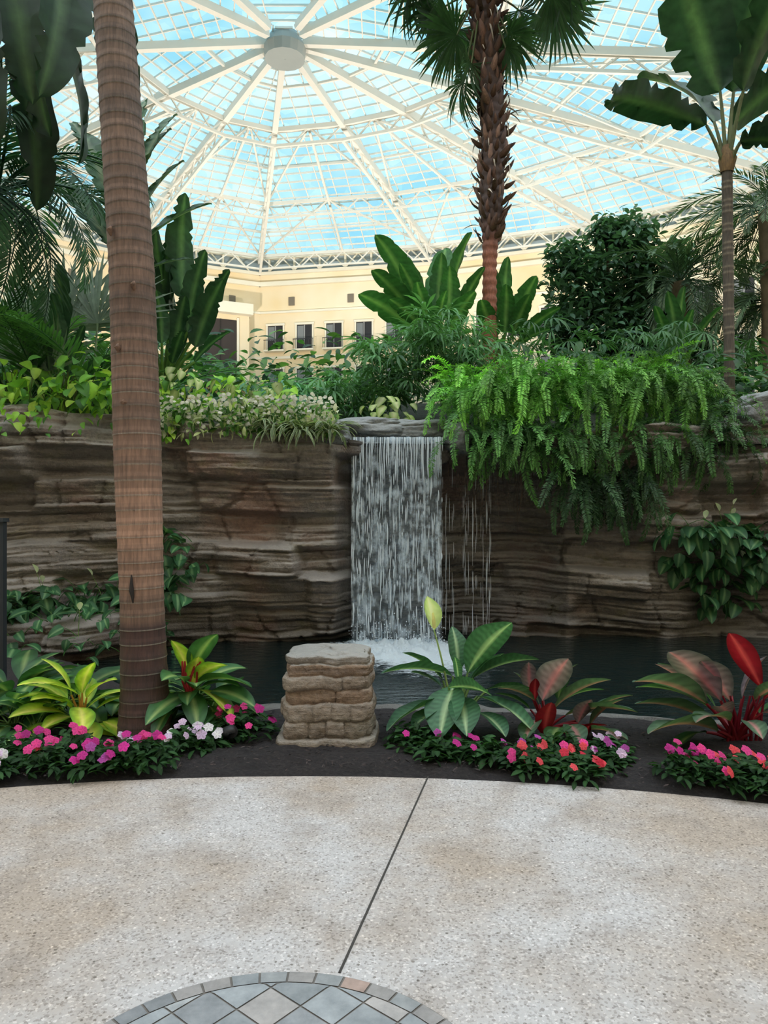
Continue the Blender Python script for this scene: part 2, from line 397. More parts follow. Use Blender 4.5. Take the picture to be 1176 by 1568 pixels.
sides=['back','back_right','right_rear','right_mid','right','right_front','front','left_front','left','left_mid','left_rear','back_left']
CREAM=c(236,214,172);GR=c(150,166,174);DK=c(32,32,36);TRIM=c(234,226,206)
for i in range(nC):
    A=np.array([*CR[i],0.]);B=np.array([*CR[(i+1)%nC],0.]);e=(B-A);L=np.linalg.norm(e);e/=L
    ctr=np.array([HUB[0],30,0]);n_=np.array([-e[1],e[0],0])
    if np.dot(n_,ctr-A)<0:n_=-n_
    wbm=MB();Z=lambda z:np.array([0,0,z])
    def wbox(s0,s1,z0,z1,d0,d1,col,mi=1):
        V=[A+e*s+n_*d+Z(z) for z in (z0,z1) for (s,d) in ((s0,d0),(s1,d0),(s1,d1),(s0,d1))]
        wbm.add(V,[(0,3,2,1),(4,5,6,7),(0,1,5,4),(1,2,6,5),(2,3,7,6),(3,0,4,7)],col,mi)
    wbox(0,L,-.5,24.4,-.4,0,CREAM,0)
    wbox(0,L,24.4,26,-.4,-.1,GR)
    wbox(0,L,23.2,23.6,-.1,.35,TRIM);wbox(0,L,24.3,24.6,-.1,.3,TRIM);wbox(0,L,25.8,26.1,-.1,.35,TRIM)
    wbox(0,L,20.6,20.8,-.05,.15,TRIM);wbox(0,L,16.2,16.45,-.05,.15,TRIM)
    s=1
    while s<L-1.5:
        wbox(s-.08,s+.08,24.5,26,-.1,.2,TRIM)
        p=A+e*s+n_*.15;beam(wbm,p+Z(24.6),p+e*1.25+Z(25.9),.12,.12,TRIM,1);beam(wbm,p+e*1.25+Z(25.9),p+e*2.5+Z(24.6),.12,.12,TRIM,1);s+=2.5
    if 0<=i<=3 or i>=9:
        s=1.6 if i==0 else 2.0;k=0
        while s<L-1.4:
            for zc in (9.8,14.0,18.2):
                if i==11 and zc>13 and L-11<s : continue
                wbox(s-.75,s+.75,zc-1.2,zc+1.2,.0,.06,DK)
                wbox(s-.9,s-.75,zc-1.2,zc+1.3,0,.16,TRIM);wbox(s+.75,s+.9,zc-1.2,zc+1.3,0,.16,TRIM);wbox(s-.95,s+.95,zc+1.2,zc+1.4,0,.2,TRIM)
                wbox(s-.05,s+.05,zc-1.2,zc+1.2,.06,.1,c(150,150,150))
                wbox(s-.7,s-.1,zc-.2,zc+1.1,.06,.08,c(120,124,126))
                wbox(s-1,s+1,zc-1.35,zc-1.2,0,.7,TRIM)
                wbox(s-1,s+1,zc-.3,zc-.24,.62,.68,DK)
                for q in np.linspace(-.95,.95,11): wbox(s+q-.02,s+q+.02,zc-1.2,zc-.3,.63,.67,DK)
            if k%2==0: wbox(s+1.3,s+1.9,21.3,22.1,0,.08,c(120,110,95))
            s+=2.9;k+=1
    if i==11:
        # tall portal with canopy
        wbox(L-7.2,L-1.2,19.9,20.9,0,2.2,TRIM);wbox(L-7.0,L-1.4,13,19.9,0,1.4,CREAM,0)
        wbox(L-5.6,L-2.6,13,19.4,1.4,1.46,c(50,40,36));wbox(L-5.8,L-5.6,13,19.6,1.4,1.6,TRIM);wbox(L-2.6,L-2.4,13,19.6,1.4,1.6,TRIM)
        wbox(L-4.15,L-4.05,13,19.4,1.46,1.52,c(30,25,22))
    wbm.build('wall_'+sides[i],[STUCCO,PLAIN],False)

# ------------------------------------------------------------------ ground, pavement, bed, pool
mb=MB();mb.add([(-40,-15,-.6),(36,-15,-.6),(36,72,-.6),(-40,72,-.6)],[(0,1,2,3)]);mb.build('ground',[MOUND],False)
CX,CY,RP=-.45,-3.4,7.6
mb=MB();nr=30;na=128
V=[];C_=[]
for i in range(nr+1):
    r=RP*i/nr if i else .001
    for j in range(na+1):
        a=2*pi*j/na;V.append((CX+r*math.cos(a),CY+r*math.sin(a),0))
grid(mb,V,nr,na)
V=[]
for (r,z) in ((RP,0),(RP,-.12)):
    for j in range(na+1):
        a=2*pi*j/na;V.append((CX+r*math.cos(a),CY+r*math.sin(a),z))
grid(mb,V,1,na)
floor=mb.build('floor',[PAVE])
mb=MB();beam(mb,(-.145,2.405,.001),(.25,4.19,.001),.008,.004,c(50,44,40));beam(mb,(-.45,1.1,.001),(-.9,-6,.001),.008,.004,c(50,44,40))
mb.build('expansion_joint',[PLAIN],False,floor)

# tile medallion
m,nt,b,o=nm('slate_tile');TILE=m
at=nd(nt,'ShaderNodeAttribute',attribute_name='Col');n=noi(nt,coords(nt),14,6,.7)
nt.links.new(mixc(nt,1.0,at.outputs['Color'],ramp(nt,n,[(.3,(.46,.46,.46)),(.7,(.78,.76,.75))]),'MULTIPLY'),b.inputs['Base Color'])
b.inputs['Roughness'].default_value=.6;bump(nt,n,b,.4,.005)
mb=MB();mx,my,mr=-.31,1.755,.655
V=[];
for r in (.001,mr):
    for j in range(97): a=2*pi*j/96;V.append((mx+r*math.cos(a),my+r*math.sin(a),.002))
grid(mb,V,1,96,c(126,118,112))
V=[]
tc_=[c(180,174,172),c(164,168,172),c(200,172,160),c(154,156,160),c(176,178,180),c(192,162,152)]
nb=44
for j in range(nb):
    a0=2*pi*j/nb+.006;a1=2*pi*(j+1)/nb-.006
    pts=[(mx+r*math.cos(a),my+r*math.sin(a),z) for r,a,z in ((mr-.055,a0,.005),(mr-.055,a1,.005),(mr-.004,a1,.005),(mr-.004,a0,.005))]
    mb.add(pts,[(0,1,2,3)],tc_[random.randrange(6)]*.85)
s=.135;Rin=mr-.060
ca,sa=math.cos(pi/4+.08),math.sin(pi/4+.08)
for i in range(-6,7):
    for j in range(-6,7):
        poly=[(i*s+.003,j*s+.003),((i+1)*s-.003,j*s+.003),((i+1)*s-.003,(j+1)*s-.003),(i*s+.003,(j+1)*s-.003)]
        sub=6;colr=tc_[random.randrange(6)]*R(.85,1.15)
        V=[];ok=False
        for u in range(sub+1):
            for v in range(sub+1):
                x=poly[0][0]+(poly[1][0]-poly[0][0])*u/sub;y=poly[0][1]+(poly[2][1]-poly[0][1])*v/sub
                r=math.hypot(x,y)
                if r<Rin: ok=True
                else: x*=Rin/r;y*=Rin/r
                V.append((mx+x*ca-y*sa,my+x*sa+y*ca,.005))
        if ok: grid(mb,V,sub,sub,colr)
mb.build('tile_medallion',[TILE],False)

# mulch bed
def bed_out(a):
    x=CX+9*math.cos(a)
    k=min(1,max(0,(-1.6-x)/1.2)); return 9.0+k*2.6
mb=MB();nr=60;na=500;a0,a1=.15,pi-.1;V=[]
for i in range(nr+1):
    for j in range(na+1):
        a=a0+(a1-a0)*j/na;ro=bed_out(a);t=i/nr;r=RP+(ro-RP)*t
        x=CX+r*math.cos(a);y=CY+r*math.sin(a)
        z=-.015+.06*min(1,t*6)+.02*noise.noise(Vector((x*4,y*4,0)))*min(1,t*8)+.012*noise.noise(Vector((x*22,y*22,3)))
        if t>.93: z-=(t-.93)/.07*.45
        V.append((x,y,z))
grid(mb,V,nr,na,mi=0)
ch=leaf_t(.03,.012,.3,.1,2,2,'strap',(1,1,1),mi=1)
for k in range(5200):
    a=R(.7,2.4);r=RP+R(0.0,1.25);x=CX+r*math.cos(a);y=CY+r*math.sin(a)
    mb.addt(ch,MX((x,y,.04+R(0,.02)),R(0,6.28),R(-.5,.5),R(-1,1),R(.5,1.3)),c(50,41,40)*R(.4,2.0))
bed=mb.build('mulch_flower_bed',[SOIL,CHIP])

mb=MB();mb.add([(-9,4.6,-.12),(9,4.6,-.12),(9,11,-.12),(-9,11,-.12)],[(0,1,2,3)]);mb.build('pool_water',[WATER],False)
# coping rocks along pool edge
mb=MB();na=260;V=[]
for j in range(na+1):
    a=.3+(1.95-.3)*j/na
    for k,(dr,z) in enumerate(((-.08,-.04),(-.06,.02),(.0,.04),(.05,.02),(.08,-.05),(.09,-.35))):
        r=9.0+dr+.06*noise.noise(Vector((a*12,k,0)));V.append((CX+r*math.cos(a),CY+r*math.sin(a),z+.05*noise.noise(Vector((a*30,k*.5,2)))))
grid(mb,V,na,5,(.45,.41,.38));mb.build('pool_coping',[GREYROCK])

# ------------------------------------------------------------------ rock wall
bx=[-12,-9,-6,-4.2,-3,-2,-1,-.62,-.42,-.2,1.0,2.0,2.4,3.4,4.2,5.2,6.5,9,12]
by=[6.2,6.6,7.3,8.2,8.7,8.95,8.95,9.05,9.5,9.95,10.05,9.95,9.5,9.3,9.45,9.2,8.8,8.2,8]
tx=[-12,-4,-3,-2,-1,-.5,-.42,.74,.85,2,3,4,5,12]
tz=[2.7,2.65,2.6,2.5,2.45,2.5,2.36,2.36,2.5,2.5,2.55,2.6,2.85,2.9]
def N(*a): return noise.noise(Vector(a))
def sst(a,b,x): t=min(1,max(0,(x-a)/(b-a)));return t*t*(3-2*t)
nu,nv=700,230;V=[];C_=[]
for i in range(nu+1):
    x=-9+18*i/nu
    top=np.interp(x,tx,tz)+ (.08*N(x*2.2,5,5) if not -.5<x<.85 else 0)
    b0=np.interp(x+.12*N(x*2,1,1),bx,by)
    rec=sst(-.62,-.3,x)*(1-sst(2.0,2.7,x))
    for j in range(nv+1):
        t=j/nv*1.1
        z=-.6+(top+.6)*min(1,t)
        y=b0
        wz=z+.10*N(x*.35,z*.5,9)+.02*N(x*2.5,3,z*2)
        y-=.12*N(x*.28,wz*1.6,0)+.30*N(x*.8,wz*1.1,4)
        # large blocky beds, stepped along the wall
        q=wz*2.7+.35*N(x*.25,2,z*.4);bi=math.floor(q);fq=q-bi
        xs_=x*1.15+bi*3.1+.25*N(x*.9,z*.8,bi);xb=math.floor(xs_);fx_=xs_-xb
        l0=N(bi*5.13+.5,xb*7.7+.5,.5)*2;l1=N(bi*5.13+.5,(xb+1)*7.7+.5,.5)*2
        bl=l0+(l1-l0)*sst(.86,1,fx_)
        y-=.18*bl*(.25+.75*(sst(0,.12,fq)-sst(.88,1,fq)))
        if abs(N(x*1.4+bi*4.3,z*.6,bi*2.2))<.022: y+=.05
        # medium bedding
        q=wz*8.5+.45*N(x*.4,wz*1.2,11)+1.2*N(.3,wz*.8,.2);bi=math.floor(q);fq=q-bi;lv=N(bi*3.71+.3,x*.8,2)
        y-=.12*lv+.045*(sst(0,.2,fq)-sst(.75,1,fq))*(.6+1.2*N(x*.7,bi*1.9,5))
        # fine bedding
        q=wz*21+.5*N(x*.7,wz*2,21);bi=math.floor(q);fq=q-bi
        y-=.03*(sst(0,.3,fq)-sst(.6,1,fq))*(.4+1.4*N(x*1.1,bi*2.13,7))
        y-=.035*N(x*4,z*7,1)+.015*N(x*11,z*16,3)
        y-=.28*sst(1.6,2.2,z)*(1-rec)
        y+=.17*(1-sst(.2,.9,z))*(1-rec)*sst(-3.2,-1.8,x)
        y-=.55*(1-sst(.28,.42,z))*(1-sst(-3.3,-2.6,x))
        y-=.75*sst(1.95,2.25,z)*rec
        if -.47<x<.8 and z>2.1: y=min(y,9.22+.03*N(x*6,z*6,0))
        if t>1: y+=(t-1)*12; 
        V.append((x,y,z))
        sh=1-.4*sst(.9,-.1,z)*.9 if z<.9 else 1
        if rec>.5: sh*=.6  # shade of the recess is darkened into the rock's vertex colour
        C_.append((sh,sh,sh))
RV=np.array(V).reshape(nu+1,nv+1,3)
RNU,RNV=nu,nv
def rock_y(x,z):
    i=int(min(RNU,max(0,(x+9)/18*RNU)));cc=RV[max(0,i-4):i+5,:int(RNV/1.1)]
    k=int(np.argmin(np.abs(cc[0,:,2]-z)));return cc[:,max(0,k-4):k+5,1].min()
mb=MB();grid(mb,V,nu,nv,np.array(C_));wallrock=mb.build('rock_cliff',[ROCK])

def boulder(mb,cn,rad,seed,col=(1,1,1),mi=0,flat=3):
    nu,nv=60,36;V=[]
    for i in range(nu+1):
        a=2*pi*(i%nu)/nu
        for j in range(nv+1):
            b_=-pi/2+pi*j/nv
            d=np.array([math.cos(b_)*math.cos(a),math.cos(b_)*math.sin(a),math.sin(b_)])
            d=np.sign(d)*np.abs(d)**.75
            q=d[2]*flat+.5*N(d[0]+seed,d[1],d[2]);fq=q-math.floor(q)
            s_=1+.22*N(d[0]*1.3+seed,d[1]*1.3,d[2]*1.3)+.09*N(d[0]*4+seed,d[1]*4,d[2]*6)+.07*sst(0,.3,fq)
            V.append(np.array(cn)+d*s_*np.array(rad))
    grid(mb,V,nu,nv,col,mi)
def bo(name,mat_,lst):
    mb=MB()
    for k,(cn,rd) in enumerate(lst): boulder(mb,cn,rd,k*3.3+cn[0])
    return mb.build(name,[mat_])
bo('waterfall_lip_boulders',GREYROCK,[((-.15,9.62,2.55),(.46,.4,.15)),((.42,9.7,2.53),(.5,.42,.16)),((-.62,9.1,2.42),(.2,.4,.17)),((.92,9.3,2.4),(.16,.3,.2))])
bo('boulder',GREYROCK,[((5.1,9.5,2.75),(.6,.5,.26))])
bo('boulder',GREYROCK,[((-2.15,9.0,2.5),(.22,.3,.1)),((-4.6,8.6,2.6),(.5,.4,.14))])

# planted mound on top
nu,nv=120,80;V=[]
for i in range(nu+1):
    x=-11+22*i/nu
    for j in range(nv+1):
        y=9.0+ (j/nv)*17+ (0 if x>-3 else -.35*min(1,(-3-x)/2))
        s_=sst(9.6,14,y);z=2.33+1.2*s_+.25*N(x*.5,y*.5,0)*s_ - 3.6*sst(20,26,y)
        V.append((x,y,z))
mb=MB();grid(mb,V,nu,nv);mb.build('planted_mound',[MOUND])

# ------------------------------------------------------------------ waterfall
def fall_pt(x,t,yo=0):
    if t<0: return (x,9.02+yo+(-t)*1.2,2.41+.02*math.sin(min(1,-t*8)*pi/2))
    return (x,9.02+yo-.06*math.sqrt(t),2.41-2.52*t-.012+.012*math.exp(-t*60))
mb=MB()
for (yo,x0,x1) in ((0,-.40,.70),(.05,-.39,.695),(.11,-.38,.69)):
    nu,nv=90,64;V=[]
    for i in range(nu+1):
        s=i/nu;x=x0+(x1-x0)*s
        for j in range(nv+1):
            t=-.3+.3*j/8 if j<8 else (j-8)/(nv-8)
            px,py,pz=fall_pt(x,t,yo)
            V.append((px+.02*N(x*5,pz*2,yo),py+.035*N(x*12,pz*1.2,yo*9)*(t>0),pz+.012*N(x*14,2,2)*(t<=0.02)))
    grid(mb,V,nu,nv)
fall=mb.build('waterfall',[FALL1])
mb=MB()
for k in range(190):
    top_=k<60
    x=-.40+1.1*(R(0,1) if not top_ else (k+R(-.3,1.3))/60)
    t=0 if top_ else R(.05,.9);L_=R(.05,.32) if top_ else R(.02,.12)
    first=True
    while t<.98 and (first or R(0,1)<.6):
        t1=min(1,t+L_);n_=8;pts=[]
        for q in range(n_+1):
            tt=t+(t1-t)*q/n_;px,py,pz=fall_pt(x,tt,-.015);pts.append((px+.015*N(x*9,pz*3,5),py+.015*N(x*30,pz*4,1),pz))
        rr=R(.0025,.009)*np.maximum(.08,np.sin(np.linspace(1.2 if (top_ and first) else .1,pi-.05,n_+1)))**.8
        tube(mb,pts,rr,5);t=t1+R(.03,.3);L_=R(.02,.12);first=False
for k in range(300):  # droplets near the base
    x=R(-.42,.75);z=-.1+abs(rng.normal())*.18;y=8.93+R(-.25,.1);r=R(.003,.009)
    tube(mb,[(x,y,z-r),(x,y,z-r*.5),(x,y,z+r*.5),(x+.001,y,z+r)],[r*.1,r*.8,r*.8,r*.1],5)
for k in range(26):  # side drips
    x=R(.72,1.35);t=R(.1,.3)
    while t<.95:
        t1=min(1,t+R(.05,.25));z0=2.3-2.35*t;z1=2.3-2.35*t1
        tube(mb,[(x,9.35,z0),(x+.003,9.35,(z0+z1)/2),(x,9.35,z1)],[.001,.003,.001],4);t=t1+R(.02,.25)
mb.build('water_strands',[WHITEW],True,fall)
mb=MB();nu,nv=160,140;V=[];C_=[]
for i in range(nu+1):
    x=-.9+2.6*i/nu
    for j in range(nv+1):
        y=6.8+2.4*j/nv
        dx=(x-.18)/.68;dy=(y-8.7)/.5
        k=math.exp(-(dx*dx+dy*dy)*.8);k2=.5*math.exp(-(((x-.5)/.7)**2+((y-7.9)/.8)**2))
        V.append((x,y,-.112+.10*k*(.5+N(x*7,y*7,0))+.06*k*N(x*20,y*20,3)+.03*k*N(x*45,y*45,3)));v=min(1,k*1.1+k2)*.92;C_.append((v,v,v))
grid(mb,V,nu,nv,np.array(C_));mb.build('splash_foam',[FOAM],True,fall)

# ------------------------------------------------------------------ stone pedestal
mb=MB();nu,nv=160,130;V=[];C_=[]
px_,py_=-.355,4.85
courses=[0,.085,.19,.30,.385,.47,.545,.60,.7]
for j in range(nv+1):
    t=j/nv
    if t<.88: z=.585*t/.88; k=1
    else:
        q=(t-.88)/.12; z=.585+.03*math.sin(q*pi/2); k=max(.002,math.cos(q*pi/2))**.4 if q<1 else .002
    ins=[.318,.288,.292,.280,.287,.278,.262,.252,.24]
    for i in range(nu+1):
        a=2*pi*(i%nu)/nu;ca_,sa_=math.cos(a),math.sin(a)
        se=(abs(ca_)**6+abs(sa_*1.15)**6)**(-1/6)
        wz=max(0,z+.012*N(ca_*1.6,sa_*1.6,z*2)+.006*N(ca_*5,sa_*5,1))
        ci=max(0,min(7,int(np.searchsorted(courses,wz,side='right'))-1));fq=(wz-courses[ci])/(courses[ci+1]-courses[ci])
        seg=math.floor(a*2.2+ci*1.7);blk=N(seg*3.3+.2,ci*2.7+.4,.6)*.026
        edge=(1-abs(2*fq-1)**4)
        r=(ins[ci]+blk)*se-.014*(1-edge)+.012*N(ca_*5,sa_*5,z*9)+.007*N(ca_*14,sa_*14,z*30)
        fsg=(a*2.2+ci*1.7)-seg
        if min(fsg,1-fsg)<.035 and ci in(1,2,3,4): r-=.014
        r=max(.001,r*k)
        V.append((px_+r*ca_,py_+r*sa_,z+.012*N(ca_*2,sa_*2,0)*(t>.5)))
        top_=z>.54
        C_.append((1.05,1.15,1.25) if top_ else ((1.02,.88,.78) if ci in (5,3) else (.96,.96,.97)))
grid(mb,V,nv,nu,np.array(C_));mb.build('stone_pedestal',[STONE])

# ------------------------------------------------------------------ left foreground palm trunk
mb=MB();n_=1400;H=8.2
zz=np.linspace(-.05,H,n_);xs=np.interp(zz,[0,.8,1.9,3.1,4.9,8.2],[-1.56,-1.585,-1.62,-1.66,-1.79,-2.15]);
ys=np.interp(zz,[0,8.2],[4.85,4.9])
rad=np.interp(zz,[0,.12,.35,.9,1.9,3.2,4.9,8.2],[.19,.172,.15,.138,.150,.142,.122,.11])
ph=zz/.088+.25*np.sin(zz*1.7)+.2*np.sin(zz*5.3);fr=ph-np.floor(ph)
ringv=np.clip(1-np.abs(fr-.5)/.055,0,1)
rad=rad+.005*np.where(fr>.5,1-(fr-.5)*2,fr*2*.2)
lowc=c(76,50,44);midc=c(122,93,77);topc=c(106,86,74)
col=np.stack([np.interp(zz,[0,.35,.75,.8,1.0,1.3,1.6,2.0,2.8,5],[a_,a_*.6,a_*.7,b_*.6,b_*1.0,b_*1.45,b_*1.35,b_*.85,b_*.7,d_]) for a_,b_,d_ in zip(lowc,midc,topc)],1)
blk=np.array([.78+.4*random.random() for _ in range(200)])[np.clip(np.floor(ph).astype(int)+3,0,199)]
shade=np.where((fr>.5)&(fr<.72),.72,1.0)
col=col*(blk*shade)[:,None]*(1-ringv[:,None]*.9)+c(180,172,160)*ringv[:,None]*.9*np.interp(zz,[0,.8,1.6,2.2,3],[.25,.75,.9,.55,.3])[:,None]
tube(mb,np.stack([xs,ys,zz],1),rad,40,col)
tube(mb,[(-1.60,4.715,.92),(-1.605,4.70,1.0),(-1.61,4.713,1.1)],[.004,.016,.004],6,c(30,22,20))
for sx_,sz_ in ((-1.70,2.55),(-1.60,2.95),(-1.75,3.3),(-1.66,2.2)):
    tube(mb,[(sx_,4.74,sz_-.03),(sx_,4.715,sz_),(sx_,4.74,sz_+.03)],[.006,.022,.006],8,c(112,84,68))
fp=frond_t(2.6,44,.5,.05,1.3,1.0,.5,c(30,58,32),c(44,80,40),nu=3,rad=.03)
for k in range(9):
    mb.addt((fp[0],fp[1],fp[2],fp[3]+1),MX((-2.15,4.9,8.15),k*.7+.3,R(.5,1.1),0,1))
tube(mb,[(-2.15,4.9,8.1),(-2.17,4.9,8.6),(-2.2,4.9,9.2)],[.12,.1,.03],16,c(70,110,60),1)
mb.build('palm_tree',[BARK,LEAF])

# ------------------------------------------------------------------ rough-trunk fan palm
mb=MB();zz=np.linspace(3.2,10.9,200)
tubex=np.interp(zz,[3.2,6,8,10.9],[1.84,1.86,1.93,1.72])
rad=np.interp(zz,[3.2,5.8,6.3,6.8,10.9],[.15,.12,.14,.2,.23])
col=np.stack([np.interp(zz,[3.2,6,6.6,11],[a_,a_,b_,b_]) for a_,b_ in zip(c(140,84,64),c(62,42,34))],1)
tube(mb,np.stack([tubex,np.full(200,13.),zz],1),rad+.01*np.sin(zz*40),24,col)
bt=leaf_t(.26,.13,-1.0,.5,5,2,'strap',c(96,66,52),c(70,48,38))
fib=leaf_t(.3,.03,1.2,.2,5,2,'strap',c(190,176,160))
k=0;z=6.25
while z<10.8:
    for q in range(7):
        a=q*2*pi/7+k*.45+R(-.12,.12);x=np.interp(z,[3.2,6,8,10.9],[1.84,1.86,1.93,1.72]);r=np.interp(z,[5.8,6.8,10.9],[.12,.2,.23])
        d=dirv(a,0)
        colr=R(.5,1.6)*np.array([1,1,1]) if R(0,1)>.12 else np.array([2.2,2.5,2.7])
        mb.addt(bt,MX((x+d[0]*r,13+d[1]*r,z),a,R(.2,1.2),R(-.6,.6),R(.7,1.35)),colr)
        if R(0,1)<.6*(z-6)/4.5: mb.addt(fib,MX((x+d[0]*(r+.06),13+d[1]*(r+.06),z+.1),a+R(-.4,.4),R(-1.2,.6),R(-.5,.5),R(.6,1.3)),R(.6,1.1))
    z+=.115;k+=1
for k in range(70):
    z=R(3.6,6.4);a=R(0,6.28);d=dirv(a,0);mb.addt(bt,MX((1.85+d[0]*.1,13+d[1]*.1,z),a,R(.9,1.4),0,R(.35,.7)),c(150,92,70)/c(96,66,52))
fans=[fan_t(1.05,34,2.1,.9,c(44,66,44),6) for _ in range(3)]
fans=[(f[0],f[1],f[2],f[3]+1) for f in fans]
crown=np.array((1.75,13,10.6))
for az,pt,sl,sb,dp,rl,s_ in ((1.35,.1,.9,.9,-.5,.5,1.0),(1.75,.35,1.3,.8,-.3,.7,1.05),(-1.5,-.1,.7,.7,-.5,-.4,.85),(-1.3,.3,1.4,.7,-.3,-.7,1.05),(-1.8,.5,1.3,.8,-.3,-.5,1),
    (.3,.4,1.2,.8,-.3,0,1),(-.5,.3,1.2,.8,-.3,0,1),(2.9,.9,1.3,.8,-.3,0,1),(3.5,.6,1.2,.8,-.4,0,1),(1.5,.9,1.4,.6,-.3,.4,1.1),(-1.2,1.0,1.4,.6,-.3,.4,1.1)):
    stalk_leaf(mb,crown,az,pt,sl,sb,.025,fans[random.randrange(3)],s_,dp,rl,R(.8,1.2),c(80,90,50))
for p,az,pt,rl,s_ in (((1.25,12.8,9.75),1.35,-.25,.6,.95),((1.35,12.75,8.9),1.3,-1.1,.3,.8),((1.5,12.7,9.2),1.0,-1.2,.2,.7),((2.15,12.8,9.75),-1.4,-.35,-.5,.72),((2.1,12.75,9.5),-1.2,-1.0,-.2,.6),((1.0,12.9,10.5),1.6,.1,.7,1.0),((2.9,12.8,10.5),-1.5,-.1,-.6,.9)):
    b0=crown;p=np.array(p);tube(mb,[b0,(b0+p)/2+[0,0,.1],p],[.025,.02,.015],5,c(80,90,50))
    mb.addt(fans[random.randrange(3)],MX(p,az,pt,rl,s_),R(.85,1.2))
mb.build('fan_palm_tree',[BARK,LEAF])

# ------------------------------------------------------------------ big-leaf templates
DG=c(30,52,34);MG=c(48,88,46);BG=c(96,140,60)
ban=leaf_t(1,.34,.6,.28,26,6,'paddle',MG,MG*.85,c(96,130,74),.16,16,.03,torn=.35)
band=leaf_t(1,.36,.6,.3,26,6,'paddle',DG,DG*.85,c(60,84,52),.14,16,.03,torn=.5)
bans=leaf_t(1,.34,.6,.25,30,6,'paddle',c(74,94,78),c(60,82,64),c(110,120,100),.3,18,.03,torn=.9)
bant=leaf_t(1,.36,1.2,.35,34,6,'paddle',DG,DG*.8,c(60,84,52),.2,20,.05,torn=1.0)

# right bird-of-paradise tree
mb=MB();zz=np.linspace(2.4,6.75,160);ph=zz/.09;fr=ph-np.floor(ph)
tube(mb,np.stack([np.interp(zz,[2.4,6.75],[5.15,5.1]),np.full(160,11.),zz],1),np.where(fr<.2,.082,.075),14,np.where((fr<.2)[:,None],c(110,98,82),c(74,64,54)))
cr=np.array([5.1,11,6.55])
tube(mb,[cr,(5.11,11,6.75),(5.1,11,6.95)],[.09,.13,.06],12,c(110,84,50))
def L1(t): return (t[0],t[1],t[2],t[3]+1)
for tt_,p0,p1,dr,rl,wd,tint in ((bant,(4.75,10.9,7.2),(2.75,10.6,6.6),1.2,.8,.7,.8),(band,(5.0,11,7.75),(3.7,10.7,9.3),.6,.9,1.35,1.2),(band,(5.2,11,7.75),(5.95,10.6,9.4),.6,-.9,1.45,1.1),
    (bant,(5.3,11,7.0),(6.6,10.8,6.6),1.2,-.7,1.1,.8),(band,(5.25,11.1,7.3),(6.9,11,8.3),.6,-.7,1.1,1.1),(band,(5.0,11.2,7.4),(4.3,12.5,8.8),.6,0,1.1,1.2),(bant,(5.2,10.8,6.9),(5.9,10.3,6.2),1.2,-.5,.9,.6),(band,(5.2,10.7,7.6),(5.6,9.3,9.2),.6,.3,1.1,1)):
    leaf_to(mb,L1(tt_),p0,p1,dr,rl,tint,wd,cr,.028,c(90,96,60))
mb.build('bird_of_paradise_tree',[BARK,LEAF])

# top-left overhanging banana
mb=MB();base=(-3.9,6.9,2.4)
tube(mb,[base,(-3.95,6.9,4.5),(-3.9,6.9,6.6)],[.16,.13,.09],14,c(70,74,44))
for p0,p1,dr,rl,wd in (((-3.4,6.7,6.7),(-3.15,6.3,5.05),.5,.3,1.0),((-2.95,6.7,6.7),(-2.72,6.4,5.0),.5,-.5,.9),((-3.7,6.6,6.2),(-3.45,6.1,4.6),.5,.5,1.0),((-2.9,7.4,6.9),(-2.7,7.3,5.5),.5,.6,.9),((-3.2,7.0,6.9),(-3.3,6.8,5.0),.4,.2,1.0),((-3.8,6.3,6.8),(-4.3,5.5,5.9),.5,0,1.2),((-3.6,6.9,6.9),(-2.6,7.2,7.6),.6,.3,1.2),((-3.3,7.4,6.3),(-2.95,7.4,4.9),.5,-.4,.9),((-3.6,7.2,6.0),(-3.5,7.2,4.5),.5,.6,.9)):
    leaf_to(mb,band,p0,p1,dr,rl,R(.5,1.0),wd,(-3.9,6.9,6.2),.03,c(90,70,40))
mb.build('banana_plant',[LEAF])

# left pinnate palms
fpl=frond_t(2.2,46,.5,.035,1.9,.9,.7,c(34,58,42),c(48,78,52),nu=3,rad=.02)
mb=MB()
tube(mb,[(-4.9,8.9,2.3),(-4.7,8.8,4),(-4.5,8.5,5.2)],[.13,.1,.09],12,c(84,76,66))
for az,pt,s_ in ((-1.5,1.0,.9),(-1.9,.8,1.0),(-2.4,.9,1),(-2.9,.8,.95),(2.9,.8,1),(-1.2,.6,.9),(-2.1,.3,.85),(-2.7,.2,.8),(1.5,.8,1),(0,.9,1),(-.7,.8,1),(-1.7,.1,.8),(-2.5,1.2,1.1),(-3.0,.4,.9),(2.6,.3,.9),(-2.3,-.1,.8),(-2.0,.6,.9),(-1.4,-.3,.7),(-2.6,-.3,.8),(-1.6,-.7,.8),(-2.2,-.7,.8),(-1.9,-.4,.9)):
    mb.addt(fpl,MX((-4.45,8.5,5.15),az,pt,R(-.3,.3),s_),R(.75,1.3))
mb.build('feather_palm',[LEAF])
mb=MB();far=frond_t(2.3,44,.38,.035,1.1,.8,.4,c(52,86,50),c(76,116,62),nu=3,rad=.015)
for k in range(34):
    mb.addt(far,MX((-4.5+R(-.5,1.0),9.9+R(-.3,.3),2.4),R(-pi,pi),R(.95,1.5),R(-.3,.3),R(.6,1.15)),R(.6,1.2))
mb.build('areca_palm',[LEAF])
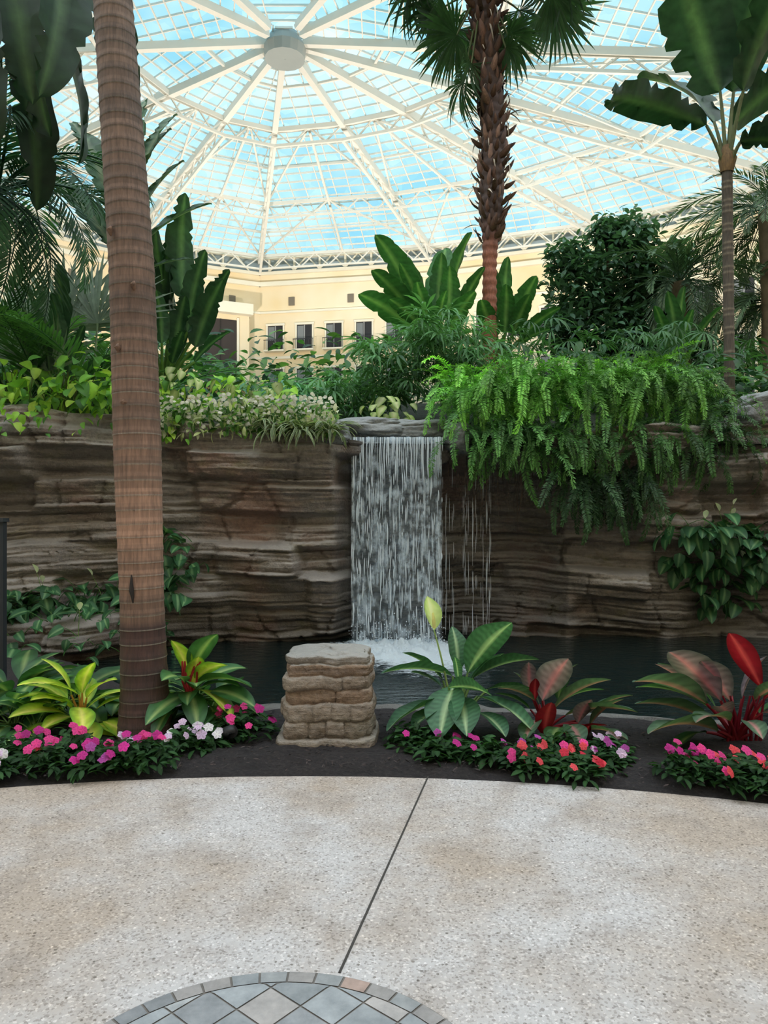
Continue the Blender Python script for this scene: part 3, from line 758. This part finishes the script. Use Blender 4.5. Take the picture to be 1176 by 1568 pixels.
# silvery fan palm
mb=MB();fg=fan_t(1.25,26,1.5,.35,c(88,102,90),5,pl=.05)
for p,az,pt,s_ in (((-4.0,9.2,3.6),.25,1.4,1.0),((-3.65,9.2,3.7),-.1,1.35,.9),((-4.5,9.3,3.2),.5,1.3,1.0),((-4.0,9.0,3.0),2.6,1.0,.7)):
    stalk_leaf(mb,(p[0],p[1],2.3),az,1.5,p[2]-2.3+.2,.1,.02,fg,s_,0,0,R(.95,1.2),c(100,116,90))
mb.build('silver_fan_palm',[LEAF])
# traveller's palm / grey strelitzia
mb=MB();b0=(-3.3,9.9,2.5)
for p0,p1,wd,rl in (((-3.3,9.7,5.5),(-2.75,9.7,6.65),.9,.8),((-3.25,9.7,5.2),(-2.6,9.6,6.15),.9,.8),((-3.35,9.8,5.8),(-3.0,9.8,7.2),.9,1.2),((-3.25,9.7,4.9),(-2.25,9.5,5.5),.9,.7),((-3.5,9.8,5.8),(-3.75,9.8,7.4),.9,-1),((-3.6,9.8,5.5),(-4.4,9.8,6.8),.9,-.8),((-3.6,9.8,5),(-4.7,9.7,6),.9,-.8),((-3.2,9.7,4.6),(-2.5,9.5,4.75),.8,.6),((-3.25,9.7,5.7),(-2.65,9.7,6.85),.8,.9)):
    leaf_to(mb,bans,p0,p1,.6,rl,R(.75,1.15),wd,b0,.03,c(96,108,80))
mb.build('travellers_palm',[LEAF])

def banana(name,base,tips,t=ban,wd=1.0,tintr=(.8,1.25),st=.4,dr=.7):
    mb=MB();b=np.array(base,float)
    tube(mb,[b-[0,0,.8],b+[0,0,.1],b+[0,0,.4]],[.12,.09,.04],10,c(90,110,60))
    for tp in tips:
        tp=np.array(tp,float);p0=b+(tp-b)*R(st-.08,st+.08)+[0,0,.12]
        dx=tp[0]-b[0]
        leaf_to(mb,t,p0,tp,dr*R(.7,1.3),(.55 if dx<0 else -.55)*R(.5,1.4),R(*tintr),wd*R(.85,1.2),b,.022,c(90,120,60))
    return mb.build(name,[LEAF])
banana('banana_plant',(-3.0,10,3.1),[(-2.28,9.8,5.6),(-2.05,9.6,4.75),(-1.8,9.5,4.2),(-2.7,10,5.25),(-2.35,9.5,4.1),(-3.3,9.8,5.2),(-3.5,9.6,4.8),(-2.4,10.4,5.0),(-3.3,9.4,4.3),(-2.8,9.3,4.2),(-2.0,10,3.8),(-1.9,9.8,4.6),(-2.5,9.4,3.7)],band,.95,(1.2,2.2),.42,1.1)
banana('banana_plant',(-4.0,9.0,2.6),[(-4.1,8.9,4.5),(-3.8,8.8,4.1),(-4.4,9.0,4.3),(-4.7,8.8,3.8),(-3.5,8.8,3.7),(-4.0,8.6,3.7),(-3.3,9.0,3.4)],band,.8,(1,2.0))
banana('banana_plant',(1.0,13,4.3),[(-.26,12.8,6.2),(.2,13.2,5.95),(1.69,13,6.3),(-.55,12.6,5.05),(.83,12.7,5.95),(-.3,12.4,5.5),(.4,12.3,5.3),(1.3,12.4,5.6),(1.0,13.6,6.3),(.1,12.5,5.6),(1.9,12.8,5.6),(1.6,12.3,5.1),(.0,12.3,4.9),(.9,12.2,5.1)],ban,1.15,(.65,1.3),.3)
banana('banana_plant',(2.1,13.3,4.2),[(2.43,13,5.95),(3.1,12.8,5.0),(2.8,12.8,5.5),(2.6,12.5,5.1),(1.7,13,5.8),(3.0,13.3,4.7),(2.2,12.5,5.3),(1.5,12.6,5.0)],ban,1.1,(.7,1.1),.3)
banana('banana_plant',(5.6,14,4),[(5.2,13.8,5.6),(5.8,13.8,5.7),(6.3,13.8,5.3),(4.8,13.5,5.2),(5.5,13.3,5.1)],ban,.8,(.7,1.1),.3)

# ------------------------------------------------------------------ shrub masses
def rhapis(name,n,x0,x1,y0,y1,zf,col,fl=.42,seg=8):
    mb=MB();ts=[fan_t(fl,seg,1.5,1.0,col,4,wmul=.62,pl=.25) for _ in range(4)]
    for k in range(n):
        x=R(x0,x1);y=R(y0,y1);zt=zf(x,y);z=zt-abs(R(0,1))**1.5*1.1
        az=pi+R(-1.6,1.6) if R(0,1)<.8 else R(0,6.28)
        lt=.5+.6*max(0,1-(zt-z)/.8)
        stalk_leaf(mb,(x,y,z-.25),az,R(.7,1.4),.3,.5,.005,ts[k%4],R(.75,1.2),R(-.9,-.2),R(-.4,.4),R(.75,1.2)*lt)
    return mb.build(name,[LEAF])
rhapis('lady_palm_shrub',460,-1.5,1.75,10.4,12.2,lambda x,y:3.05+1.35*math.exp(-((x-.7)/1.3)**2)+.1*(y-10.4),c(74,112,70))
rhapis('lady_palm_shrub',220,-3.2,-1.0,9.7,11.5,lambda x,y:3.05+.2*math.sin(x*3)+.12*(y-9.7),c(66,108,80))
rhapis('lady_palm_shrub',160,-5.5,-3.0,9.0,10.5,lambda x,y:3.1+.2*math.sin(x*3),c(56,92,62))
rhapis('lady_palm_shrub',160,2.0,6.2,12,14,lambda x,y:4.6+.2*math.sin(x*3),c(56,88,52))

def ferns(name,n,x0,x1,y0,y1,zf,col,tip,L=(.7,1.1),droop=2.0,pt=(.3,1.2),azr=1.3,dark=None):
    mb=MB();ts=[frond_t(1,50,.075,.024,droop*R(.85,1.15),1.2,.4,col,tip,nu=2,rad=.004,start=.03,vshape=.25,taper=.4,vr=.5) for _ in range(6)]
    for k in range(n):
        x=R(x0,x1);y=R(y0,y1);z=zf(x,y)+R(-.14,.14)
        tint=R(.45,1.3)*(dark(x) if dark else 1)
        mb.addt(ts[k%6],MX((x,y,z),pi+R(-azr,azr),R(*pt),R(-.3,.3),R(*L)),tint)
    return mb.build(name,[LEAF])
fz=lambda x,y:2.66+.42*math.sin(pi*min(1,max(0,(x-.5)/4.0)))**.6+.18*N(x*1.6,y,0)
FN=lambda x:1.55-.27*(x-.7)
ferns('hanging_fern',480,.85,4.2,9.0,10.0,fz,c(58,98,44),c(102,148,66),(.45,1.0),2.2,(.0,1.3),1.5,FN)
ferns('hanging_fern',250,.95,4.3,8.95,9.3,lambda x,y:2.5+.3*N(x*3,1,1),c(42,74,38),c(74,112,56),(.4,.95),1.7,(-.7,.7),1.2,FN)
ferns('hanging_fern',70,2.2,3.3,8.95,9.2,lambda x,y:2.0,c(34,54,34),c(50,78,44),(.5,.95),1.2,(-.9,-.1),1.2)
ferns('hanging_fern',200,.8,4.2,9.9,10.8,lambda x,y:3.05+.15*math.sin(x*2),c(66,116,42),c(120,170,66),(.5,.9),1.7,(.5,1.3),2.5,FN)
ferns('sword_fern',140,-3.0,-1.0,9.3,10.2,lambda x,y:2.6,c(56,102,58),c(88,136,76),(.35,.6),1.6,(.5,1.3),2.0)

# hanging roots below ferns
mb=MB()
for k in range(110):
    x=R(.8,3.4);z0=R(1.9,2.3);z1=z0-R(.2,.9);y=9.15+R(-.15,.2)
    tube(mb,[(x,y,z0),(x+R(-.03,.03),y,(z0+z1)/2),(x+R(-.05,.05),y,z1)],[.004,.003,.001],4,c(70,52,36)*R(.6,1.3))
mb.build('hanging_roots',[BARK])

def leafmass(mb,n,fn,t,s=(.8,1.2),tint=(.7,1.3),pt=(-.7,.5),azr=1.8,cols=None):
    for k in range(n):
        p=fn();cc=R(*tint)*(np.array(cols[random.randrange(len(cols))]) if cols else 1)
        mb.addt(t,MX(p,pi+R(-azr,azr),R(*pt),R(-.6,.6),R(*s)),cc)
WL=(1,1,1)
heart=leaf_t(1,.8,.7,.2,6,4,'heart',WL,np.array(WL)*.85,np.array([1.0,1.05,.9])*1.0)
ell=leaf_t(1,.42,.6,.25,5,2,'ell',WL)
# trailing vine on left ledge
mb=MB();gY=[c(120,160,52),c(96,140,56),c(150,176,76),c(70,112,50)]
leafmass(mb,400,lambda:(R(-5.2,-2.9),R(7.9,9.0),2.66+abs(R(-.0,.65))*R(.3,1)),heart,(.12,.23),pt=(-1.2,.3),cols=gY)
leafmass(mb,240,lambda:(R(-3.2,-1.0),R(8.6,9.4),2.65+R(0,.5)),heart,(.09,.17),pt=(-1.2,.2),cols=gY)
for k in range(60):
    x=R(-5,-3.0);tube(mb,[(x,8.5,2.5),(x+R(-.1,.1),8.5,2.8),(x+R(-.15,.15),8.45,3.1)],[.008,.006,.004],5,c(80,90,50))
def onrock(x0,x1,z0,z1,off=.03):
    x=R(x0,x1);z=R(z0,z1);return (x,rock_y(x,z)-off-R(0,.08),z)
leafmass(mb,90,lambda:onrock(-4.8,-2.2,2.3,2.65),heart,(.07,.13),pt=(-1.1,-.2),cols=gY)
mb.build('trailing_vine',[LEAF])
# cream flowering groundcover
mb=MB();fl5=MB();pt_=leaf_t(1,.95,.5,.1,4,4,'petal',WL,WL,np.array([.75,.7,.7]))
for k in range(5): fl5.addt(pt_,rz(k*2*pi/5)@rx(.15))
fl5=fl5.tmpl()
def edge(x0,x1,z0,z1):
    x=R(x0,x1);return (x,rock_y(x,2.3)+R(-.12,.4),R(z0,z1)+.06*N(x*3,1,1))
leafmass(mb,1300,lambda:edge(-2.6,-.55,2.40,2.78),ell,(.07,.13),pt=(-1.4,.3),cols=[c(90,130,60),c(196,204,150),c(206,204,178),c(110,150,70),c(70,110,50)])
for k in range(700):
    p=edge(-2.6,-.6,2.48,2.86);mb.addt(fl5,MX(p,R(-.6,.6),R(.6,1.5))@rz(R(0,6))@sc(R(.02,.034)),c(234,228,222)*R(.8,1.05))
mb.build('white_flowering_groundcover',[PETAL])
# spider plants
mb=MB();sp=leaf_t(1,.11,1.7,.3,8,4,'strap',c(50,88,42),c(206,212,176))
for x,z,n in ((-.95,2.42,70),(-.62,2.44,46),(-1.2,2.45,44),(-1.45,2.5,20)):
    y=rock_y(x,2.3)-.07
    for k in range(n): mb.addt(sp,MX((x+R(-.08,.08),y+R(-.05,.05),z),R(0,6.28),R(.1,1.2),R(-.3,.3),R(.28,.46)),R(.6,1.1))
mb.build('spider_plant',[PETAL])
# cream caladium near the lip and others
mb=MB();cal=leaf_t(1,.8,.6,.2,6,4,'heart',c(224,226,176),c(140,172,84))
for x,y,z,n in ((.02,10.0,2.6,34),(-1.6,9.1,2.75,24),(-2.4,9.0,2.8,18)):
    for k in range(n): stalk_leaf(mb,(x+R(-.16,.16),y+R(-.1,.1),z),pi+R(-1.4,1.4),R(.7,1.4),R(.15,.5),.3,.003,cal,R(.13,.21),R(-1.9,-1.0),R(-.5,.5),R(.6,1.05))
mb.build('caladium',[PETAL])

# ficus tree
mb=MB();fc=(5.1,16.5,6.55)
tube(mb,[(5.1,16.5,2.8),(5.15,16.5,4.5),(5.1,16.5,6)],[.14,.12,.08],10,c(90,74,60))
blobs=[((5.1,16.5,6.9),1.0),((4.3,16.3,6.5),.8),((6.0,16.4,6.5),.8),((4.6,16.2,5.7),.8),((5.7,16.1,5.7),.85),((5.5,16.3,7.6),.6),((4.0,16.3,7.1),.45),((6.5,16.4,7.2),.4),((5.1,16,5.1),.8),((3.9,16.2,5.5),.5),((6.4,16,5.2),.7),((4.9,16.3,7.7),.35)]
for cn,r in blobs:
    tube(mb,[(5.1,16.5,5.0),((5.1+cn[0])/2,16.45,(5+cn[2])/2+.1),cn],[.06,.04,.02],6,c(80,66,54))
    for k in range(int(1000*r*r+250)):
        d=rng.normal(size=3);d/=np.linalg.norm(d);q=r*R(.2,1.08)**.6*(1+.25*N(d[0]*2,d[1]*2,d[2]*2+r))
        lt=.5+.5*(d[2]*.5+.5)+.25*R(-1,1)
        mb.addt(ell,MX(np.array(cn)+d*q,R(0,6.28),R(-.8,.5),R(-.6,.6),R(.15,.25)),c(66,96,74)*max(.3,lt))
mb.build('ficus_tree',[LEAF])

# date palms at right
for cn,zb,s_ in (((7.3,14,7.2),3,.85),((6.2,15.5,6.3),3,.8),((7.6,14.5,5.6),3,.8)):
    mb=MB();fd=frond_t(2.6,50,.45,.05,1.9,.75,.3,c(56,76,58),c(86,106,78),nu=2,rad=.02)
    tube(mb,[(cn[0],cn[1],zb-1),(cn[0]+.05,cn[1],(zb+cn[2])/2),cn],[.2,.18,.2],12,c(104,90,74))
    for k in range(34): mb.addt(fd,MX(cn,k*2.4+R(-.2,.2),R(-.2,1.2),R(-.3,.3),s_*R(.7,1.05)),R(.6,1.2))
    mb.build('date_palm',[LEAF])
# distant understory hedges
mb=MB()
leafmass(mb,5600,lambda:(R(-9,11),R(14,19),3.2+R(0,1.5)+.5*math.sin(R(0,6))),ell,(.2,.4),cols=[c(44,74,44),c(60,96,52),c(36,62,44),c(80,112,60)])
leafmass(mb,1600,lambda:(R(-9,-3),R(11,14),2.8+R(0,1.9)),ell,(.2,.4),cols=[c(44,74,44),c(60,96,52),c(36,62,44)])
leafmass(mb,1500,lambda:(R(4.2,8.5),R(10.5,13),2.9+R(0,.9)),ell,(.15,.3),cols=[c(44,74,44),c(60,96,52),c(36,62,44)])
mb.build('background_shrubbery',[LEAF])

# ------------------------------------------------------------------ philodendrons on the rock
phi=leaf_t(1,.8,.7,.2,8,6,'heart',c(52,88,58),c(42,76,48),c(100,130,90),.12,7)
spa=leaf_t(1,.6,.4,.45,6,4,'ell',c(225,232,215),c(205,215,190))
def aroid(name,x0,x1,z0,z1,n,L,flowers=3,out=.3,tints=(.6,1.3)):
    mb=MB()
    for k in range(n):
        x=R(x0,x1);z=R(z0,z1);y=rock_y(x,z)+.03
        az=pi+R(-1.4,1.4);stalk_leaf(mb,(x,y,z-.05),az,R(.1,1.1),R(.25,1)*out,.5,.005,phi,R(*L),R(-1.0,0),R(-.7,.7),R(*tints))
    for k in range(flowers):
        x=R(x0,x1);z=z0+(z1-z0)*R(.6,1);y=rock_y(x,z)-.1
        stalk_leaf(mb,(x,y,z),pi+R(-1.2,1.2),1.25,R(.2,.32),.2,.004,spa,R(.09,.13),.1,R(-.5,.5),.8,c(110,140,80))
    return mb.build(name,[LEAF])
aroid('philodendron',3.6,4.8,.8,1.35,110,(.17,.3),5,.34)
aroid('philodendron',3.95,4.7,.25,.85,45,(.15,.28),1,.28)
aroid('philodendron',-2.85,-2.2,.5,1.2,70,(.15,.25),2,.25)
aroid('peace_lily',-4.4,-2.75,.38,.62,150,(.13,.23),7,.26)
aroid('peace_lily',-3.3,-2.5,-.05,.3,34,(.12,.2),1,.2)
aroid('philodendron',-5.2,-3.8,-.1,.3,60,(.16,.26),1,.3)

# ------------------------------------------------------------------ foreground foliage plants
ylw=leaf_t(1,.44,.8,.25,12,6,'ell',c(200,208,74),c(100,148,50),c(232,220,124),.2,9,.015)
grn=leaf_t(1,.44,.8,.25,12,6,'ell',c(74,116,66),c(48,86,50),c(146,168,106),.2,9,.015)
def rosette(mb,base,n,t,L,pt=(.3,1.3),tints=(.75,1.2),sl=.15,scol=(.12,.2,.06),azs=None):
    for k in range(n):
        az=k*2.4+R(-.3,.3);stalk_leaf(mb,np.array(base)+[R(-.04,.04),R(-.04,.04),0],az,R(*pt),sl*R(.7,1.3),.3,.007,t,R(*L),R(-.3,0),R(-.3,.3),R(*tints),scol)
mb=MB()
rosette(mb,(-2.02,4.95,.05),24,ylw,(.28,.40));rosette(mb,(-2.5,5.0,.05),20,grn,(.26,.40));rosette(mb,(-2.25,5.3,.05),22,grn,(.3,.46),tints=(.6,1));rosette(mb,(-1.85,5.5,.05),18,grn,(.3,.44),tints=(.5,.9))
rosette(mb,(-2.75,5.5,.05),20,grn,(.3,.48),tints=(.5,.9));rosette(mb,(-2.3,4.85,.05),10,grn,(.22,.3))
for p0,p1 in (((-2.0,4.85,.3),(-2.28,4.6,.42)),((-1.95,4.85,.28),(-1.72,4.75,.42)),((-2.0,4.85,.22),(-1.85,4.6,.12)),((-2.05,4.85,.3),(-2.2,4.75,.55)),((-2.0,4.9,.3),(-1.9,4.8,.52))):
    leaf_to(mb,ylw,p0,p1,.8,R(-.3,.3),1.15,1.2,(-2.02,4.95,.05),.008,c(200,150,80))
mb.build('aglaonema',[LEAFN])
mb=MB()
tube(mb,[(-1.3,5.05,0),(-1.31,5.05,.15),(-1.3,5.05,.3)],[.03,.03,.02],8,c(110,80,50))
rosette(mb,(-1.3,5.05,.22),26,grn,(.28,.42),(-.1,1.2));rosette(mb,(-1.25,5.15,.1),14,grn,(.28,.4),(.1,.9),(.5,.9))
for p0,p1,t,rl in (((-1.3,5,.41),(-1.07,4.95,.70),grn,-.6),((-1.33,5,.38),(-1.45,4.95,.66),ylw,.7),((-1.27,5,.34),(-.84,4.9,.36),grn,-.4),((-1.28,5,.36),(-1.0,4.9,.50),ylw,-.5),((-1.3,4.95,.3),(-1.18,4.7,.12),grn,0),((-1.28,5,.3),(-.95,4.8,.18),ylw,-.3),((-1.28,5,.3),(-1.25,4.9,.55),ylw,.2)):
    leaf_to(mb,t,p0,p1,.7,rl,R(.95,1.2),1.15,(-1.3,5.05,.15),.009,c(190,80,70))
for k in range(6):
    tube(mb,[(-1.3,5.0,.2),(-1.3+R(-.06,.06),4.97,.36),(-1.3+R(-.12,.12),4.95,.5)],[.009,.008,.006],6,c(190,60,64))
mb.build('aglaonema',[LEAFN])

# tall ribbed lily with spathe
lil=leaf_t(1,.56,.6,.3,24,8,'ell',c(76,116,84),c(56,94,66),c(172,196,150),.3,13,.01)
mb=MB();b0=(.47,4.95,.03)
for p0,p1,dr,rl,wd,tn in (((.56,4.95,.42),(.87,4.85,.80),.4,-.9,1.0,1.1),((.46,4.95,.40),(.0,4.85,.30),1.2,.3,.8,.8),((.46,4.85,.36),(.34,4.55,.08),.8,.1,1.1,1.1),((.42,4.8,.36),(.70,4.6,.33),.7,-.7,1,1.15),
    ((.6,4.98,.38),(1.04,5.0,.5),.6,-.5,.9,.7),((.62,4.9,.28),(.94,4.65,.07),.8,-.2,1,.9),((.42,4.9,.25),(.02,4.65,.06),.9,.3,.8,.7),((.5,5.0,.42),(.52,5.1,.72),.4,.6,.9,.8),((.5,4.8,.3),(.5,4.5,.1),.9,0,1,.9),((.5,4.95,.34),(.47,4.9,.56),.3,.2,.5,1.6),((.4,5.0,.36),(.12,5.1,.5),.8,.5,.9,.7),((.7,5,.3),(1.0,4.95,.26),.9,-.3,.9,.75),
    ((.55,5.0,.3),(.82,5.15,.5),.7,-.5,.9,.7),((.4,4.85,.2),(.17,4.6,.12),.8,.2,.9,.8),((.6,4.8,.2),(.75,4.5,.1),.8,-.2,.9,.8),((.4,5.05,.3),(.2,5.2,.35),.8,.4,1,.6)):
    leaf_to(mb,lil,p0,p1,dr,rl,tn,wd,b0,.009,c(120,146,90))
spl=leaf_t(1,.60,.3,.35,10,6,'ell',c(226,232,180),c(176,198,126),c(236,236,200),.05,6)
leaf_to(mb,spl,(.33,4.88,.72),(.275,4.84,.95),.3,.3,1.1,1,(.47,4.95,.1),.006,c(150,170,110))
tube(mb,[(.33,4.86,.74),(.325,4.845,.79),(.32,4.845,.84)],[.011,.012,.006],8,c(225,215,150))
mb.build('peace_lily',[LEAFN])

# red-leaved philodendrons
red=leaf_t(1,.42,.5,.3,16,6,'ell',c(150,26,44),c(112,14,28),c(196,70,80),.1,9,.01)
prp=leaf_t(1,.52,.5,.3,16,6,'ell',c(152,122,138),c(94,92,98),c(208,130,150),.3,9,.01)
lilp=leaf_t(1,.48,.6,.3,16,6,'ell',c(100,124,98),c(68,94,74),c(190,130,128),.26,10,.01)
mb=MB();b0=(1.08,4.95,.03);RS=c(130,34,44)
for t,p0,p1,dr,rl,wd,tn in ((prp,(1.05,4.9,.25),(1.22,4.8,.57),.3,-.9,1.25,1.2),(prp,(.98,4.95,.28),(.93,4.9,.52),.3,.7,.9,.75),(red,(1.03,4.75,.06),(1.04,4.68,.32),.2,.1,1.35,.8),(red,(1.0,4.9,.25),(.98,4.85,.42),.3,.4,1,.7),
   (prp,(1.26,4.8,.13),(1.33,4.75,.31),.3,-.5,1.5,.75),(lilp,(1.13,4.9,.2),(1.50,4.85,.38),.7,-.6,1,.9),(lilp,(1.2,4.9,.15),(1.62,4.7,.16),.9,-.3,1,.9),(lilp,(1.0,4.9,.25),(.72,4.85,.3),.9,.5,.9,.8),(lilp,(1.1,5.1,.2),(1.35,5.2,.42),.7,-.5,1,.7),
   (red,(1.3,4.75,.05),(1.28,4.65,.17),.3,.2,.9,.8),(red,(1.22,4.8,.05),(1.42,4.7,.17),.3,-.5,.8,.8),(lilp,(1.0,4.8,.15),(.85,4.55,.06),.8,.2,1,.8),(lilp,(1.2,4.8,.12),(1.2,4.5,.05),.8,0,1,.8),
   (lilp,(1.05,5.0,.2),(.9,5.1,.4),.6,.4,1,.7),(grn,(1.15,5.05,.15),(1.5,5.1,.28),.8,-.4,1,.9),(grn,(1.0,5.05,.15),(.75,5.1,.25),.8,.4,1,.8),(lilp,(1.3,4.9,.12),(1.66,4.95,.24),.8,-.4,1,.8),(grn,(1.15,4.8,.1),(1.0,4.5,.08),.8,.2,1,.8),(lilp,(1.3,4.75,.1),(1.5,4.5,.08),.8,-.3,1,.8),(grn,(1.2,5.1,.2),(1.3,5.25,.42),.6,-.3,1,.7),(lilp,(1.35,4.85,.1),(1.55,4.75,.3),.6,-.4,1,.8)):
    leaf_to(mb,t,p0,p1,dr,rl,tn,wd,b0,.008,RS)
mb.build('red_philodendron',[LEAFN])
mb=MB();b0=(2.25,4.72,.03)
for t,p0,p1,dr,rl,wd,tn in ((red,(2.4,4.7,.38),(2.08,4.6,.78),.3,.8,.72,1.1),(red,(2.42,4.72,.30),(2.62,4.6,.5),.3,-.8,.8,.9),(prp,(2.14,4.7,.30),(1.64,4.55,.55),.8,.7,.8,.95),(lilp,(2.05,4.7,.28),(1.46,4.55,.36),.9,.5,.8,1.1),
   (lilp,(2.1,4.65,.12),(1.52,4.4,.09),.9,.4,.8,1.0),(prp,(2.2,4.7,.3),(1.91,4.6,.57),.5,.7,.9,.85),(lilp,(2.15,4.6,.2),(1.81,4.35,.2),.9,.2,.9,.9),(prp,(2.3,4.75,.3),(2.45,4.8,.58),.4,-.6,.9,.75),(prp,(2.35,4.6,.25),(2.6,4.4,.2),.8,-.4,.9,.7),
   (lilp,(2.25,4.6,.2),(2.2,4.3,.15),.8,0,.9,.9),(prp,(2.1,4.8,.25),(1.76,4.9,.46),.7,.5,.9,.8),(lilp,(2.3,4.9,.3),(2.2,5.1,.5),.6,.2,1,.8),(red,(2.3,4.65,.1),(2.33,4.6,.34),.2,.2,.6,.8),
   (grn,(2.15,4.8,.2),(1.7,5.0,.32),.8,.4,.9,.9),(grn,(2.2,4.9,.2),(1.95,5.2,.44),.8,.4,1,.8),(lilp,(2.35,4.7,.3),(2.5,4.5,.45),.6,-.5,1,.8),(prp,(2.2,4.7,.2),(2.0,4.5,.3),.6,.5,.9,.9),(grn,(2.4,4.8,.15),(2.7,4.8,.3),.8,-.3,1,.8),(lilp,(2.1,4.75,.15),(1.58,4.75,.22),.8,.4,.9,.8),(grn,(2.05,4.7,.1),(1.75,4.55,.02),.8,.3,1,.8)):
    leaf_to(mb,t,p0,p1,dr,rl,tn,wd,b0,.011,RS)
for k in range(8):
    x=2.18+k*.03;tube(mb,[(x,4.7,.02),(x+R(-.02,.02),4.68,.2),(x+R(-.05,.05),4.66,.34)],[.012,.01,.006],6,c(120,22,40))
mb.build('red_philodendron',[LEAFN])

# ------------------------------------------------------------------ impatiens
imp=leaf_t(1,.45,.6,.3,4,2,'ell',c(58,92,50),c(42,74,42))
PK=c(232,70,150);MGN=c(206,50,150);LV=c(230,200,236);CO=c(236,84,96);WT=c(240,232,244);RD=c(216,50,74);PP=c(184,80,170)
def impatiens(mb,x,y,r,h,cols,nf,nl=150):
    for k in range(nl):
        a=R(0,6.28);q=r*math.sqrt(R(0,1));z=.03+h*(1-(q/r)**2*.7)*R(.35,1)
        mb.addt(imp,MX((x+q*math.cos(a),y+q*math.sin(a),z),R(0,6.28),R(-.5,.6),R(-.5,.5),R(.05,.085)),R(.5,1.3))
    for k in range(nf):
        a=R(0,6.28);q=r*.95*math.sqrt(R(0,1));z=.05+h*(1-(q/r)**2*.6)+.012
        mb.addt(fl5,MX((x+q*math.cos(a),y+q*math.sin(a)-.02,z),R(0,1.2),0,0,1)@rx(R(.4,1.1))@sc(R(.024,.036)),cols[random.randrange(len(cols))]*R(.85,1.1))
def edge_y(x): return CY+math.sqrt(RP**2-(x-CX)**2)
mb=MB()
for x,dy,cols,nf in ((-2.35,.2,[RD,CO],6),(-2.2,.12,[LV,WT],8),(-2.05,.35,[PK,MGN],4),(-1.92,.16,[PK,CO],5),(-1.78,.3,[RD,PK],3),(-1.64,.1,[LV,MGN,PP],8),(-1.48,.12,[MGN,LV],6),(-1.36,.15,[PK,MGN],5),(-1.2,.34,[LV,WT],9),(-1.12,.45,[LV,WT],7),(-1.0,.62,[MGN,PK],8),(-.88,.62,[PK,MGN],6),(-2.5,.4,[RD,PK],6),(-1.5,.35,[PK],2),(-2.55,.15,[LV],6),(-1.9,.4,[PK],2),(-2.2,.42,[PK],3)):
    impatiens(mb,x,edge_y(x)+dy,R(.11,.17),R(.10,.20),cols,nf)
mb.build('impatiens_flower_bed',[PETAL])
mb=MB()
for x,dy,cols,nf in ((.18,.42,[MGN],1),(.32,.28,[PP],1),(.48,.3,[PP,MGN],5),(.62,.25,[PP],1),(.76,.22,[CO,PK],3),(.86,.14,[CO],6),(.98,.22,[PP,CO],2),(1.08,.1,[RD,CO],6),(1.18,.24,[CO],6),(1.3,.35,[LV,PP],7),(1.36,.5,[LV],6),(1.05,.4,[PK],2),(.9,.4,[PP],2),(.3,.45,[PP],1)):
    impatiens(mb,x,edge_y(x)+dy,R(.11,.17),R(.08,.18),cols,nf)
mb.build('impatiens_flower_bed',[PETAL])
mb=MB()
for x,dy,cols,nf in ((1.68,.2,[MGN,PK],9),(1.8,.25,[PK,MGN],7),(1.92,.12,[CO,PK],5),(2.03,.2,[CO],7),(2.12,.1,[RD,CO],7),(1.98,.35,[CO],4),(2.2,.3,[CO,RD],6)):
    impatiens(mb,x,edge_y(x)+dy,R(.11,.17),R(.10,.19),cols,nf)
mb.build('impatiens_flower_bed',[PETAL])

# ------------------------------------------------------------------ small garden spotlight
mb=MB();BK=c(26,26,28)
tube(mb,[(-.98,4.68,.0),(-.98,4.68,.06),(-.98,4.68,.09)],[.012,.012,.012],8,BK)
tube(mb,[(-1.02,4.74,.085),(-1.0,4.70,.10),(-.955,4.63,.125),(-.95,4.62,.128),(-.955,4.63,.122)],[.025,.036,.042,.036,.001],16,BK)
mb.build('garden_spotlight',[PLAIN])
mb=MB();box(mb,(-3.22,6.0,-.1),(-3.09,6.06,1.42),c(34,38,44));box(mb,(-3.24,5.98,1.42),(-3.08,6.08,1.45),c(40,44,50))
box(mb,(-3.22,5.95,-.1),(-3.1,6.1,.02),c(34,38,44));mb.build('sign_post',[PLAIN],False)
